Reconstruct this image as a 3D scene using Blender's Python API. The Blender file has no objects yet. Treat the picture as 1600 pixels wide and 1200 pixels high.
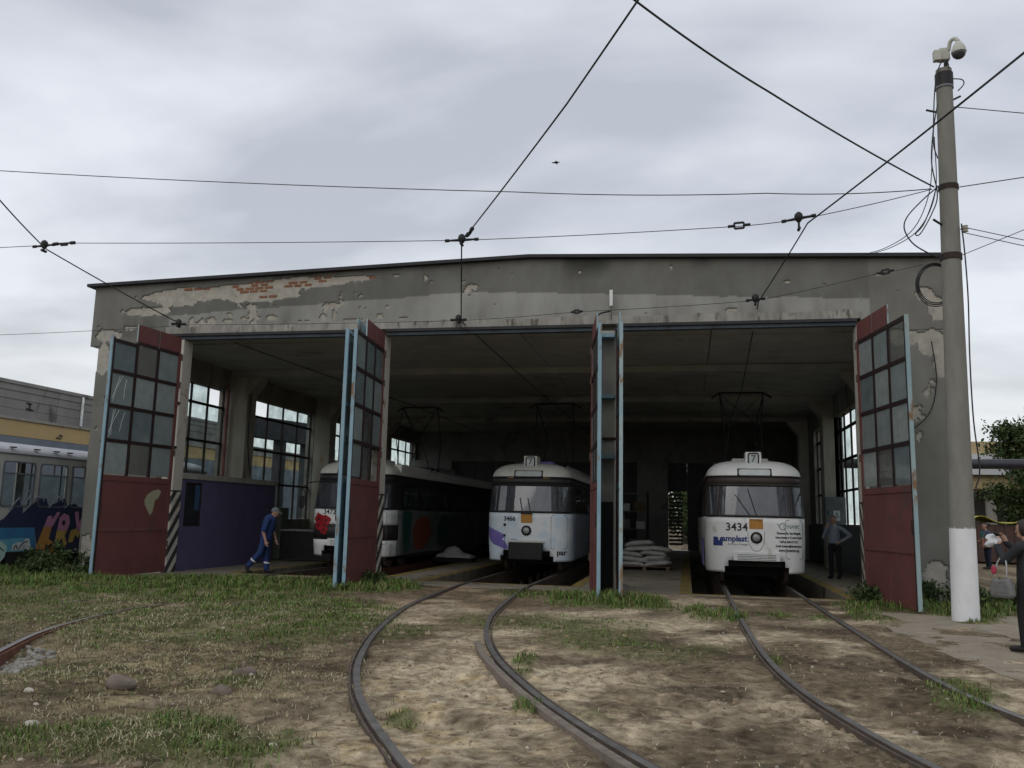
import bpy, math, random
import numpy as np
from mathutils import Vector, Matrix

random.seed(7)
rng = np.random.default_rng(7)
SC = bpy.context.scene
COL = SC.collection
R = math.radians

# ------------------------------------------------------------------ camera
YAW, PITCH, ROLL, EYE = R(11.6), R(8.7), R(1.25), 1.56
fw = Vector((-math.sin(YAW) * math.cos(PITCH), math.cos(YAW) * math.cos(PITCH), math.sin(PITCH)))
rt = Vector((math.cos(YAW), math.sin(YAW), 0))
up = rt.cross(fw)
rt2 = rt * math.cos(ROLL) + up * math.sin(ROLL)
up2 = up * math.cos(ROLL) - rt * math.sin(ROLL)
cam_data = bpy.data.cameras.new("camera")
cam = bpy.data.objects.new("camera", cam_data)
COL.objects.link(cam)
cam.matrix_world = Matrix(((rt2.x, up2.x, -fw.x, 0), (rt2.y, up2.y, -fw.y, 0), (rt2.z, up2.z, -fw.z, EYE), (0, 0, 0, 1)))
cam_data.sensor_width = 36.0
cam_data.lens = 36.0 * 1342 / 1600
cam_data.clip_start, cam_data.clip_end = 0.1, 2000
SC.camera = cam

# ------------------------------------------------------------------ light and exposure
SUN_EL, SUN_AZ = R(42), R(200)          # azimuth clockwise from +Y: behind the viewer, a little to the left
world = bpy.data.worlds.new("World")
SC.world = world
world.use_nodes = True
wn, wl = world.node_tree.nodes, world.node_tree.links
wn.clear()


def wnode(t, **kw):
    n = wn.new(t)
    for k, v in kw.items():
        setattr(n, k, v)
    return n


def wmath(op, a, b=None, clamp=False):
    n = wnode("ShaderNodeMath", operation=op, use_clamp=clamp)
    for i, x in enumerate((a, b)):
        if x is None:
            continue
        if isinstance(x, (int, float)):
            n.inputs[i].default_value = x
        else:
            wl.new(x, n.inputs[i])
    return n.outputs[0]


w_out = wnode("ShaderNodeOutputWorld")
w_bg = wnode("ShaderNodeBackground")
w_bg.inputs["Strength"].default_value = 0.10
sky = wnode("ShaderNodeTexSky", sky_type="NISHITA", sun_disc=False)
sky.sun_elevation, sky.sun_rotation = SUN_EL, SUN_AZ
sky.air_density, sky.dust_density, sky.ozone_density = 1.4, 3.0, 1.0
w_tc = wnode("ShaderNodeTexCoord")
w_sep = wnode("ShaderNodeSeparateXYZ")
wl.new(w_tc.outputs["Generated"], w_sep.inputs[0])
zc = wmath("MAXIMUM", w_sep.outputs["Z"], 0.0)
den = wmath("ADD", zc, 0.16)
px = wmath("DIVIDE", w_sep.outputs["X"], den)
py = wmath("DIVIDE", w_sep.outputs["Y"], den)
w_comb = wnode("ShaderNodeCombineXYZ")
wl.new(px, w_comb.inputs[0]); wl.new(py, w_comb.inputs[1])
w_map = wnode("ShaderNodeMapping")
w_map.inputs["Rotation"].default_value = (0, 0, R(18))
w_map.inputs["Scale"].default_value = (0.75, 1.05, 1)
w_map.inputs["Location"].default_value = (3.1, 1.7, 0)
wl.new(w_comb.outputs[0], w_map.inputs[0])
w_n1 = wnode("ShaderNodeTexNoise")
w_n1.inputs["Scale"].default_value = 1.1
w_n1.inputs["Detail"].default_value = 7
w_n1.inputs["Roughness"].default_value = 0.5
w_n1.inputs["Distortion"].default_value = 0.6
wl.new(w_map.outputs[0], w_n1.inputs["Vector"])
w_ramp = wnode("ShaderNodeValToRGB")
w_ramp.color_ramp.elements[0].position = 0.38
w_ramp.color_ramp.elements[0].color = (5.6, 5.9, 6.6, 1)
w_ramp.color_ramp.elements[1].position = 0.60
w_ramp.color_ramp.elements[1].color = (8.9, 9.2, 9.9, 1)
w_n2 = wnode("ShaderNodeTexNoise")
w_n2.inputs["Scale"].default_value = 3.4
w_n2.inputs["Detail"].default_value = 5
w_n2.inputs["Roughness"].default_value = 0.45
wl.new(w_map.outputs[0], w_n2.inputs["Vector"])
wl.new(wmath("ADD", wmath("MULTIPLY", w_n1.outputs["Fac"], 0.66), wmath("MULTIPLY", w_n2.outputs["Fac"], 0.34)), w_ramp.inputs[0])
# paler cloud towards the horizon, all the way round
hz = wmath("POWER", wmath("SUBTRACT", 1.0, wmath("MULTIPLY", zc, 2.6, True), True), 2.2, True)
w_hm = wnode("ShaderNodeMix", data_type="RGBA")
wl.new(wmath("MULTIPLY", hz, 0.85), w_hm.inputs["Factor"])
wl.new(w_ramp.outputs[0], w_hm.inputs["A"])
w_hm.inputs["B"].default_value = (10.2, 10.4, 10.3, 1)
w_mix = wnode("ShaderNodeMix", data_type="RGBA")
w_mix.inputs["Factor"].default_value = 0.86
wl.new(sky.outputs[0], w_mix.inputs["A"])
wl.new(w_hm.outputs["Result"], w_mix.inputs["B"])
wl.new(w_mix.outputs["Result"], w_bg.inputs["Color"])
wl.new(w_bg.outputs[0], w_out.inputs[0])

sun_data = bpy.data.lights.new("sun", "SUN")
sun_data.energy = 0.5
sun_data.angle = R(50)
sun_data.color = (1.0, 0.97, 0.93)
sun = bpy.data.objects.new("sun", sun_data)
COL.objects.link(sun)
sdir = Vector((math.sin(SUN_AZ) * math.cos(SUN_EL), math.cos(SUN_AZ) * math.cos(SUN_EL), math.sin(SUN_EL)))
sun.rotation_euler = sdir.to_track_quat("Z", "Y").to_euler()
sun.location = (0, -20, 30)

SC.view_settings.view_transform = "Standard"
SC.view_settings.look = "None"
SC.view_settings.exposure = 0.0
SC.view_settings.gamma = 1.0
SC.cycles.use_denoising = True
SC.cycles.max_bounces = 8
SC.cycles.diffuse_bounces = 5
SC.cycles.glossy_bounces = 3
SC.cycles.transparent_max_bounces = 12
SC.cycles.caustics_reflective = False
SC.cycles.caustics_refractive = False
SC.cycles.sample_clamp_indirect = 4.0

# ------------------------------------------------------------------ helpers: objects
ORG = {}


def org(o):
    return ORG.get(o.name, Vector((0, 0, 0))) if o is not None else Vector((0, 0, 0))


def tag(o, label, cat, group=None, kind=None):
    o["label"] = label
    o["category"] = cat
    if group:
        o["group"] = group
    if kind:
        o["kind"] = kind
    return o


def thing(name, label, cat, loc, group=None):
    o = bpy.data.objects.new(name, None)
    COL.objects.link(o)
    o.location = loc
    ORG[o.name] = Vector(loc)
    return tag(o, label, cat, group)


def link(name, mesh, parent=None, loc=None):
    o = bpy.data.objects.new(name, mesh)
    COL.objects.link(o)
    if parent is not None:
        o.parent = parent
    base = org(parent)
    if loc is not None:
        o.location = Vector(loc) - base if parent is None or parent.type == "EMPTY" else Vector(loc) - base
    ORG[o.name] = base if loc is None else Vector(loc)
    return o


def structure(o):
    o["kind"] = "structure"
    return o


def fast_mesh(name, v, f, mats=(), mi=None, smooth=False, col=None):
    """v: (N,3) array, f: (M,k) array with one k."""
    v = np.asarray(v, dtype=np.float32)
    f = np.asarray(f, dtype=np.int32)
    k = f.shape[1]
    me = bpy.data.meshes.new(name)
    me.vertices.add(len(v))
    me.vertices.foreach_set("co", v.ravel())
    me.loops.add(f.size)
    me.loops.foreach_set("vertex_index", f.ravel())
    me.polygons.add(len(f))
    me.polygons.foreach_set("loop_start", np.arange(0, f.size, k, dtype=np.int32))
    me.polygons.foreach_set("loop_total", np.full(len(f), k, dtype=np.int32))
    for m in mats:
        me.materials.append(m)
    if mi is not None:
        me.polygons.foreach_set("material_index", np.asarray(mi, dtype=np.int32))
    me.update(calc_edges=True)
    me.validate()
    if smooth:
        me.polygons.foreach_set("use_smooth", np.ones(len(me.polygons), dtype=bool))
    if col is not None:
        a = me.color_attributes.new("Col", "FLOAT_COLOR", "POINT")
        c = np.ones((len(v), 4), dtype=np.float32)
        c[:, :3] = col
        a.data.foreach_set("color", c.ravel())
    return me


class MB:
    """collects faces for ONE mesh object, in world coordinates"""

    def __init__(self):
        self.v, self.f, self.m = [], [], []

    def add(self, vs, fs, mi=0):
        b = len(self.v)
        self.v += [tuple(p) for p in vs]
        for i, f in enumerate(fs):
            self.f.append(tuple(b + q for q in f))
            self.m.append(mi[i] if isinstance(mi, (list, tuple)) else mi)
        return self

    def hexa(self, p, mi=0):
        # p: 8 corners, bottom loop then top loop
        return self.add(p, [(3, 2, 1, 0), (4, 5, 6, 7), (0, 1, 5, 4), (1, 2, 6, 5), (2, 3, 7, 6), (3, 0, 4, 7)], mi)

    def box(self, x0, x1, y0, y1, z0, z1, mi=0):
        return self.hexa([(x0, y0, z0), (x1, y0, z0), (x1, y1, z0), (x0, y1, z0), (x0, y0, z1), (x1, y0, z1), (x1, y1, z1), (x0, y1, z1)], mi)

    def obox(self, c, a, b, d, mi=0):
        c, a, b, d = Vector(c), Vector(a), Vector(b), Vector(d)
        return self.hexa([c - a - b - d, c + a - b - d, c + a + b - d, c - a + b - d, c - a - b + d, c + a - b + d, c + a + b + d, c - a + b + d], mi)

    def bar(self, p0, p1, w, h, mi=0, upv=(0, 0, 1)):
        p0, p1 = Vector(p0), Vector(p1)
        d = (p1 - p0)
        u = Vector(upv)
        if abs(d.normalized().dot(u)) > 0.97:
            u = Vector((0, 1, 0))
        s = d.cross(u).normalized()
        t = s.cross(d).normalized()
        return self.obox((p0 + p1) / 2, d / 2, s * w / 2, t * h / 2, mi)

    def tube(self, pts, r, n=8, mi=0, caps=True):
        pts = [Vector(p) for p in pts]
        rs = [r] * len(pts) if isinstance(r, (int, float)) else list(r)
        vs, fs = [], []
        prev = None
        for i, p in enumerate(pts):
            d = (pts[min(i + 1, len(pts) - 1)] - pts[max(i - 1, 0)])
            d = d.normalized() if d.length > 1e-9 else Vector((0, 0, 1))
            if prev is None:
                u = Vector((0, 0, 1)) if abs(d.z) < 0.9 else Vector((1, 0, 0))
                s = d.cross(u).normalized()
            else:
                s = (prev - d * prev.dot(d)).normalized()
            prev = s
            t = d.cross(s)
            for k in range(n):
                a = 2 * math.pi * k / n
                vs.append(p + s * (math.cos(a) * rs[i]) + t * (math.sin(a) * rs[i]))
        for i in range(len(pts) - 1):
            for k in range(n):
                k2 = (k + 1) % n
                fs.append((i * n + k, i * n + k2, (i + 1) * n + k2, (i + 1) * n + k))
        if caps:
            fs.append(tuple(range(n - 1, -1, -1)))
            fs.append(tuple((len(pts) - 1) * n + k for k in range(n)))
        return self.add(vs, fs, mi)

    def lathe(self, prof, c=(0, 0, 0), n=24, mi=0, axis="z"):
        vs, fs = [], []
        for r, h in prof:
            for k in range(n):
                a = 2 * math.pi * k / n
                q = (r * math.cos(a), r * math.sin(a), h)
                if axis == "y":
                    q = (q[0], -h, q[1])      # h grows towards the viewer (-Y)
                elif axis == "x":
                    q = (h, q[0], q[1])
                vs.append((q[0] + c[0], q[1] + c[1], q[2] + c[2]))
        for i in range(len(prof) - 1):
            for k in range(n):
                k2 = (k + 1) % n
                fs.append((i * n + k, i * n + k2, (i + 1) * n + k2, (i + 1) * n + k))
        fs.append(tuple(range(n - 1, -1, -1)))
        fs.append(tuple((len(prof) - 1) * n + k for k in range(n)))
        return self.add(vs, fs, mi)

    def prism(self, pts, ext, mi=0):
        """pts: 3D polygon, ext: extrusion vector"""
        n = len(pts)
        e = Vector(ext)
        vs = [Vector(p) for p in pts] + [Vector(p) + e for p in pts]
        fs = [tuple(range(n - 1, -1, -1)), tuple(range(n, 2 * n))] + [(i, (i + 1) % n, n + (i + 1) % n, n + i) for i in range(n)]
        return self.add(vs, fs, mi)

    def grid(self, P, mi=0, keep=None):
        P = np.asarray(P)
        a, b = P.shape[:2]
        fs = [(i * b + j, i * b + j + 1, (i + 1) * b + j + 1, (i + 1) * b + j) for i in range(a - 1) for j in range(b - 1) if keep is None or keep(i, j)]
        return self.add(P.reshape(-1, 3).tolist(), fs, mi)

    def build(self, name, mats, parent=None, smooth=None, bevel=0, solid=0):
        o0 = org(parent)
        used = sorted({i for f in self.f for i in f})
        if len(used) < len(self.v):
            ren = {a: b for b, a in enumerate(used)}
            self.v = [self.v[i] for i in used]
            self.f = [tuple(ren[i] for i in f) for f in self.f]
        me = bpy.data.meshes.new(name)
        me.from_pydata([(p[0] - o0.x, p[1] - o0.y, p[2] - o0.z) for p in self.v], [], self.f)
        mats = mats if isinstance(mats, (list, tuple)) else [mats]
        for m in mats:
            me.materials.append(m)
        me.polygons.foreach_set("material_index", self.m)
        if smooth:
            me.polygons.foreach_set("use_smooth", [True] * len(me.polygons))
            me.set_sharp_from_angle(angle=R(smooth))
        me.update()
        o = link(name, me, parent)
        if solid:
            md = o.modifiers.new("thick", "SOLIDIFY")
            md.thickness = solid
            md.offset = -1
        if bevel:
            md = o.modifiers.new("bevel", "BEVEL")
            md.width = bevel
            md.segments = 2
            md.limit_method = "ANGLE"
            md.angle_limit = R(50)
        return o


def catenary(a, b, sag, n=14):
    a, b = Vector(a), Vector(b)
    return [a.lerp(b, i / n) - Vector((0, 0, sag * 4 * (i / n) * (1 - i / n))) for i in range(n + 1)]


def spline(pts, n=8):
    P = [Vector(p) for p in pts]
    P = [P[0] * 2 - P[1]] + P + [P[-1] * 2 - P[-2]]
    out = []
    for i in range(1, len(P) - 2):
        for k in range(n):
            t = k / n
            p0, p1, p2, p3 = P[i - 1], P[i], P[i + 1], P[i + 2]
            out.append(0.5 * ((2 * p1) + (p2 - p0) * t + (2 * p0 - 5 * p1 + 4 * p2 - p3) * t * t + (3 * p1 - p0 - 3 * p2 + p3) * t ** 3))
    out.append(P[-2])
    return out


# lattice noise for shapes and scatter
_tab = np.random.default_rng(3).random((256, 256))


def vnoise(x, y, s=1.0, o=0):
    x = np.asarray(x, dtype=float) * s + 37.3 * o
    y = np.asarray(y, dtype=float) * s + 91.7 * o
    xi, yi = np.floor(x).astype(int), np.floor(y).astype(int)
    fx, fy = x - xi, y - yi
    fx, fy = fx * fx * (3 - 2 * fx), fy * fy * (3 - 2 * fy)
    g = lambda a, b: _tab[a % 256, b % 256]
    return (g(xi, yi) * (1 - fx) + g(xi + 1, yi) * fx) * (1 - fy) + (g(xi, yi + 1) * (1 - fx) + g(xi + 1, yi + 1) * fx) * fy


def fbm(x, y, s=1.0, oct=4, o=0):
    t, a, n = 0, 1.0, 0
    for i in range(oct):
        t = t + a * vnoise(x, y, s * 2 ** i, o + i)
        n += a
        a *= 0.5
    return t / n


# ------------------------------------------------------------------ helpers: materials
def mat(name, c1, c2=None, scale=3.0, rough=0.8, metal=0.0, bump=0.0, bscale=30.0, c3=None, s3=1.2, t3=0.6, stretch=(1, 1, 1), spec=0.4, detail=6, coat=0.0, vcol=False, bdist=0.02):
    """principled paint: two tones by fine noise, a third (dirt, rust) where a broad noise passes t3"""
    m = bpy.data.materials.new(name)
    m.use_nodes = True
    N, L = m.node_tree.nodes, m.node_tree.links
    b = N["Principled BSDF"]
    b.inputs["Roughness"].default_value = rough
    b.inputs["Metallic"].default_value = metal
    b.inputs["Specular IOR Level"].default_value = spec
    b.inputs["Coat Weight"].default_value = coat
    geo = N.new("ShaderNodeNewGeometry")
    mp = N.new("ShaderNodeMapping")
    mp.inputs["Scale"].default_value = stretch
    L.new(geo.outputs["Position"], mp.inputs[0])

    def noise(s, d=detail, r=0.6):
        n = N.new("ShaderNodeTexNoise")
        n.inputs["Scale"].default_value = s
        n.inputs["Detail"].default_value = d
        n.inputs["Roughness"].default_value = r
        L.new(mp.outputs[0], n.inputs["Vector"])
        return n.outputs["Fac"]

    def ramp(fac, p0, p1):
        r = N.new("ShaderNodeMapRange")
        r.inputs["From Min"].default_value = p0
        r.inputs["From Max"].default_value = p1
        L.new(fac, r.inputs["Value"])
        return r.outputs[0]

    def mix(fac, a, bb, blend="MIX"):
        x = N.new("ShaderNodeMix")
        x.data_type = "RGBA"
        x.blend_type = blend
        if isinstance(fac, (int, float)):
            x.inputs["Factor"].default_value = fac
        else:
            L.new(fac, x.inputs["Factor"])
        for k, val in (("A", a), ("B", bb)):
            if isinstance(val, tuple):
                x.inputs[k].default_value = (*val[:3], 1)
            else:
                L.new(val, x.inputs[k])
        return x.outputs["Result"]

    c2 = c2 or tuple(x * 0.75 for x in c1)
    col = mix(ramp(noise(scale), 0.35, 0.68), c1, c2)
    if c3:
        col = mix(ramp(noise(s3, 8, 0.68), t3, t3 + 0.07), col, c3)
    if vcol:
        at = N.new("ShaderNodeVertexColor")
        at.layer_name = "Col"
        col = mix(1.0, at.outputs["Color"], col, "MULTIPLY")
    L.new(col, b.inputs["Base Color"])
    if bump:
        bp = N.new("ShaderNodeBump")
        bp.inputs["Strength"].default_value = bump
        bp.inputs["Distance"].default_value = bdist
        L.new(noise(bscale, 8, 0.65), bp.inputs["Height"])
        L.new(bp.outputs[0], b.inputs["Normal"])
    return m


def glass_mat(name, tint, dust, clear=0.6, rough=0.05, dscale=3.0, ior=1.5):
    """window glass: some of the light passes, the rest meets a dusty, glossy face"""
    m = bpy.data.materials.new(name)
    m.use_nodes = True
    N, L = m.node_tree.nodes, m.node_tree.links
    b = N["Principled BSDF"]
    b.inputs["Roughness"].default_value = rough
    b.inputs["Specular IOR Level"].default_value = 0.7
    b.inputs["IOR"].default_value = ior
    out = N["Material Output"]
    tr = N.new("ShaderNodeBsdfTransparent")
    tr.inputs[0].default_value = (*tint, 1)
    geo = N.new("ShaderNodeNewGeometry")
    nz = N.new("ShaderNodeTexNoise")
    nz.inputs["Scale"].default_value = dscale
    nz.inputs["Detail"].default_value = 6
    L.new(geo.outputs["Position"], nz.inputs["Vector"])
    mr = N.new("ShaderNodeMapRange")
    mr.inputs["From Min"].default_value, mr.inputs["From Max"].default_value = 0.3, 0.7
    mr.inputs["To Min"].default_value, mr.inputs["To Max"].default_value = clear + 0.12, clear - 0.12
    L.new(nz.outputs["Fac"], mr.inputs["Value"])
    mx = N.new("ShaderNodeMixShader")
    L.new(mr.outputs[0], mx.inputs[0])
    b.inputs["Base Color"].default_value = (*dust, 1)
    L.new(b.outputs[0], mx.inputs[1])
    L.new(tr.outputs[0], mx.inputs[2])
    L.new(mx.outputs[0], out.inputs[0])
    return m


M = {}
M["ground"] = mat("ground_soil", (1.38, 1.36, 1.30), (0.5, 0.47, 0.42), scale=9, rough=0.95, bump=1.0, bdist=0.05, bscale=20, vcol=True, spec=0.08, c3=(0.36, 0.32, 0.28), s3=38, t3=0.585, detail=13)
M["grass"] = mat("grass_blades", (1.0, 1.0, 1.0), (0.7, 0.75, 0.6), scale=3, rough=0.7, vcol=True, spec=0.15)
M["plaster"] = mat("grey_render", (1.0, 1.0, 1.0), (0.84, 0.83, 0.81), scale=2.2, rough=0.95, bump=0.35, bscale=40, vcol=True, spec=0.15, stretch=(1, 1, 0.5))
M["undercoat"] = mat("cream_undercoat", (0.42, 0.395, 0.34), (0.31, 0.29, 0.25), scale=6, rough=0.95, bump=0.6, bscale=18, c3=(0.28, 0.26, 0.23), s3=3, t3=0.62, spec=0.1)
M["brick"] = mat("orange_brick", (0.27, 0.125, 0.07), (0.19, 0.085, 0.05), scale=7, rough=0.9, bump=0.5, bscale=40, c3=(0.42, 0.33, 0.25), s3=6, t3=0.66, spec=0.1)
M["concrete"] = mat("old_concrete", (0.40, 0.385, 0.345), (0.30, 0.29, 0.255), scale=3, rough=0.92, bump=0.4, bscale=30, c3=(0.22, 0.205, 0.18), s3=1.6, t3=0.62, stretch=(1, 1, 0.45), spec=0.2)
M["floor"] = mat("oily_floor", (0.30, 0.265, 0.205), (0.20, 0.18, 0.14), scale=2, rough=0.85, bump=0.25, bscale=25, c3=(0.07, 0.062, 0.052), s3=0.9, t3=0.58, spec=0.3)
M["ceiling"] = mat("sooty_ceiling", (0.50, 0.49, 0.47), (0.38, 0.375, 0.355), scale=1.2, rough=0.95, c3=(0.26, 0.255, 0.24), s3=0.5, t3=0.58, spec=0.1)
M["white_wall"] = mat("whitewash", (0.66, 0.66, 0.61), (0.52, 0.51, 0.46), scale=2, rough=0.95, c3=(0.22, 0.2, 0.16), s3=1.4, t3=0.62, stretch=(1, 1, 0.4), spec=0.1)
M["roof_dark"] = mat("bitumen_edge", (0.03, 0.03, 0.035), (0.02, 0.02, 0.022), rough=0.7)
M["red"] = mat("oxide_red_paint", (0.17, 0.063, 0.058), (0.135, 0.052, 0.048), scale=2, rough=0.65, bump=0.12, bscale=60, c3=(0.105, 0.062, 0.05), s3=1.7, t3=0.565, spec=0.3)
M["maroon"] = mat("dark_glazing_bar", (0.035, 0.018, 0.018), (0.02, 0.014, 0.015), scale=6, rough=0.6, spec=0.3)
M["blue"] = mat("light_blue_paint", (0.26, 0.38, 0.44), (0.18, 0.31, 0.38), scale=5, rough=0.6, c3=(0.19, 0.12, 0.07), s3=3.6, t3=0.575, stretch=(1, 1, 0.35), spec=0.3)
M["bluepale"] = mat("faded_blue_paint", (0.33, 0.42, 0.42), (0.24, 0.36, 0.40), scale=4, rough=0.6, c3=(0.22, 0.135, 0.075), s3=3.0, t3=0.55, stretch=(1, 1, 0.4), spec=0.3)
M["tracksteel"] = mat("gate_rail_steel", (0.05, 0.075, 0.095), (0.025, 0.032, 0.04), scale=3, rough=0.55, spec=0.4)
M["rust"] = mat("rusty_steel", (0.12, 0.092, 0.072), (0.075, 0.058, 0.047), scale=7, rough=0.85, bump=0.3, bscale=60, spec=0.3)
M["railtop"] = mat("worn_rail_head", (0.25, 0.235, 0.22), (0.15, 0.14, 0.13), scale=5, rough=0.42, metal=0.6, spec=0.5)
M["black"] = mat("black_rubber", (0.014, 0.014, 0.015), (0.01, 0.01, 0.011), rough=0.6)
M["wire"] = mat("dark_wire", (0.02, 0.02, 0.022), (0.014, 0.014, 0.016), rough=0.6)
M["yellow"] = mat("worn_yellow_line", (0.30, 0.21, 0.05), (0.22, 0.165, 0.055), scale=4, rough=0.85, c3=(0.15, 0.13, 0.095), s3=4, t3=0.5, spec=0.2)
M["purple"] = mat("violet_paint", (0.125, 0.115, 0.21), (0.105, 0.098, 0.18), scale=2, rough=0.55, spec=0.35)
M["polewhite"] = mat("white_limewash", (0.74, 0.745, 0.75), (0.67, 0.675, 0.68), scale=5, rough=0.9, bump=0.3, bscale=25, c3=(0.5, 0.47, 0.42), s3=3.5, t3=0.62, spec=0.1, stretch=(1, 1, 0.5))
M["pole"] = mat("spun_concrete", (0.235, 0.231, 0.20), (0.19, 0.187, 0.162), scale=6, rough=0.9, bump=0.35, bscale=40, c3=(0.17, 0.155, 0.13), s3=1.5, t3=0.66, stretch=(1, 1, 0.3), spec=0.15)
M["glass"] = glass_mat("dusty_window_glass", (0.88, 0.94, 0.93), (0.2, 0.22, 0.22), 0.85)
M["gateglass"] = glass_mat("grey_green_gate_glass", (0.55, 0.66, 0.66), (0.27, 0.315, 0.305), 0.22, rough=0.18)
M["gateglass_pale"] = glass_mat("pale_gate_glass", (0.55, 0.66, 0.66), (0.33, 0.37, 0.36), 0.2, rough=0.22, dscale=5.0)
M["gateglass_dim"] = glass_mat("dim_gate_glass", (0.5, 0.6, 0.6), (0.20, 0.24, 0.245), 0.3, rough=0.1)
M["rusty_rail"] = mat("red_rusty_rail", (0.17, 0.075, 0.05), (0.10, 0.05, 0.036), scale=7, rough=0.9, bump=0.3, bscale=60, spec=0.2)
M["gateglass_clear"] = glass_mat("clear_gate_glass", (0.8, 0.82, 0.8), (0.16, 0.16, 0.15), 0.62)
M["steelgrey"] = mat("grey_steel", (0.16, 0.165, 0.175), (0.12, 0.125, 0.13), rough=0.5, spec=0.4)
M["winbar"] = mat("window_bar", (0.045, 0.03, 0.025), (0.028, 0.022, 0.02), rough=0.7, spec=0.2)
M["pink"] = mat("pink_pipe", (0.30, 0.14, 0.12), (0.24, 0.11, 0.095), rough=0.7)
M["wood"] = mat("grey_wood", (0.20, 0.15, 0.10), (0.13, 0.10, 0.07), scale=8, rough=0.9, bump=0.3)
# ------------------------------------------------------------------ ground
HALL = (-14.9, 5.4, 18.75, 45.2)       # floor of the hall: x0, x1, y0, y1

GREEN = [  # x, y, rx, ry, density, blade height
    (-14.6, 17.4, 1.7, 2.4, 1.0, .20), (-12.6, 15.8, 2.0, 1.5, .75, .13), (-10.2, 16.2, 2.4, 1.7, .95, .15), (-8.6, 17.5, 2.2, 1.2, 1.0, .16),
    (-6.75, 17.6, 1.1, 1.5, 1.1, .22), (-8.0, 14.5, 2.4, 1.2, .6, .09), (-6.2, 13.0, 1.6, 1.5, .6, .07), (-4.9, 11.6, .75, 1.7, .65, .07),
    (-6.7, 10.6, 1.4, 1.5, .5, .07), (-3.63, 5.65, .75, .6, .8, .08), (-4.4, 5.2, .5, .5, .55, .07), (-2.95, 5.5, .35, .65, .6, .07),
    (-1.45, 16.5, .85, .75, 1.3, .22), (-1.35, 15.9, 1.1, .8, .8, .1), (-2.8, 17.2, .7, .7, .9, .12), (-1.9, 13.0, 1.5, .9, .5, .06), (-1.14, 11.4, .7, 1.0, .5, .06),
    (-.27, 10.9, .75, .8, .35, .05), (.42, 15.0, .45, .8, 1.15, .15), (3.2, 17.7, .55, 1.0, .8, .14), (3.05, 15.6, .35, 1.1, .7, .09),
    (4.6, 17.6, .8, 1.2, 1.0, .2), (6.4, 18.6, 1.5, 1.6, 1.0, .2), (2.62, 9.4, .32, .55, .7, .08), (2.35, 8.55, .25, .5, .8, .1), (1.45, 15.4, .32, .4, .6, .08),
    (2.1, 15.3, .22, .5, .6, .07), (-1.68, 8.9, .13, .25, .7, .08), (-1.32, 7.35, .1, .25, .9, .1), (-3.7, 11.4, .35, .7, .5, .06), (-4.1, 7.6, .25, .3, .7, .08),
    (-2.2, 6.7, .12, .2, .8, .07), (-9.2, 11.6, 1.5, 1.2, .45, .06), (-3.4, 17.9, .5, .6, .5, .07), (.95, 10.4, .12, .3, .8, .08),
    (-.75, 7.2, .12, .2, .6, .06), (4.5, 15.5, .3, .14, .9, .09), (4.85, 15.9, .2, .3, .7, .1), (-1.75, 9.6, .12, .3, .8, .09), (-11.0, 13.2, 2.2, 1.3, .45, .07), (-5.9, 7.6, .5, .4, .4, .06)]


def green_at(x, y):
    g = np.zeros(np.shape(x))
    wob = (fbm(x, y, 1.3, 4, 11) - 0.5) * 1.5
    for cx, cy, rx, ry, d, h in GREEN:
        q = ((x - cx) / rx) ** 2 + ((y - cy) / ry) ** 2
        g = np.maximum(g, d * np.clip(1.5 - q + wob, 0, 1))
    return g


RAIL_LINES = [([5.1, 5.9, 6.7, 7.6, 9.05, 11.3, 14.6, 18.9], [-1.55, -2.05, -2.5, -2.93, -3.47, -4.08, -4.68, -4.97]), ([4.7, 5.8, 6.9, 8.0, 9.6, 11.4, 13.4, 16.2, 18.9], [.45, -.25, -.88, -1.42, -2.07, -2.6, -2.98, -3.27, -3.47]),
              ([5.0, 6.2, 7.3, 8.7, 10.6, 14, 18.3], [2.0, 1.55, 1.26, 1.01, .86, .81, .82]), ([5.0, 6.4, 7.9, 9.0, 10.7, 14, 18.3], [3.7, 3.1, 2.7, 2.5, 2.4, 2.36, 2.35]), ([5.6, 7.1, 8.2, 9.5, 10.6, 11.7, 12.8], [-5.8, -6.6, -7.17, -7.78, -8.12, -8.34, -8.4])]


def straw_at(x, y):
    s = np.clip((-2.6 - x - 0.12 * (y - 6)) / 1.6, 0, 1) * np.clip((14.0 - y) / 3.0, 0, 1)
    return s * np.clip((fbm(x, y, .8, 4, 21) - .33) * 4, 0, 1)


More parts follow.
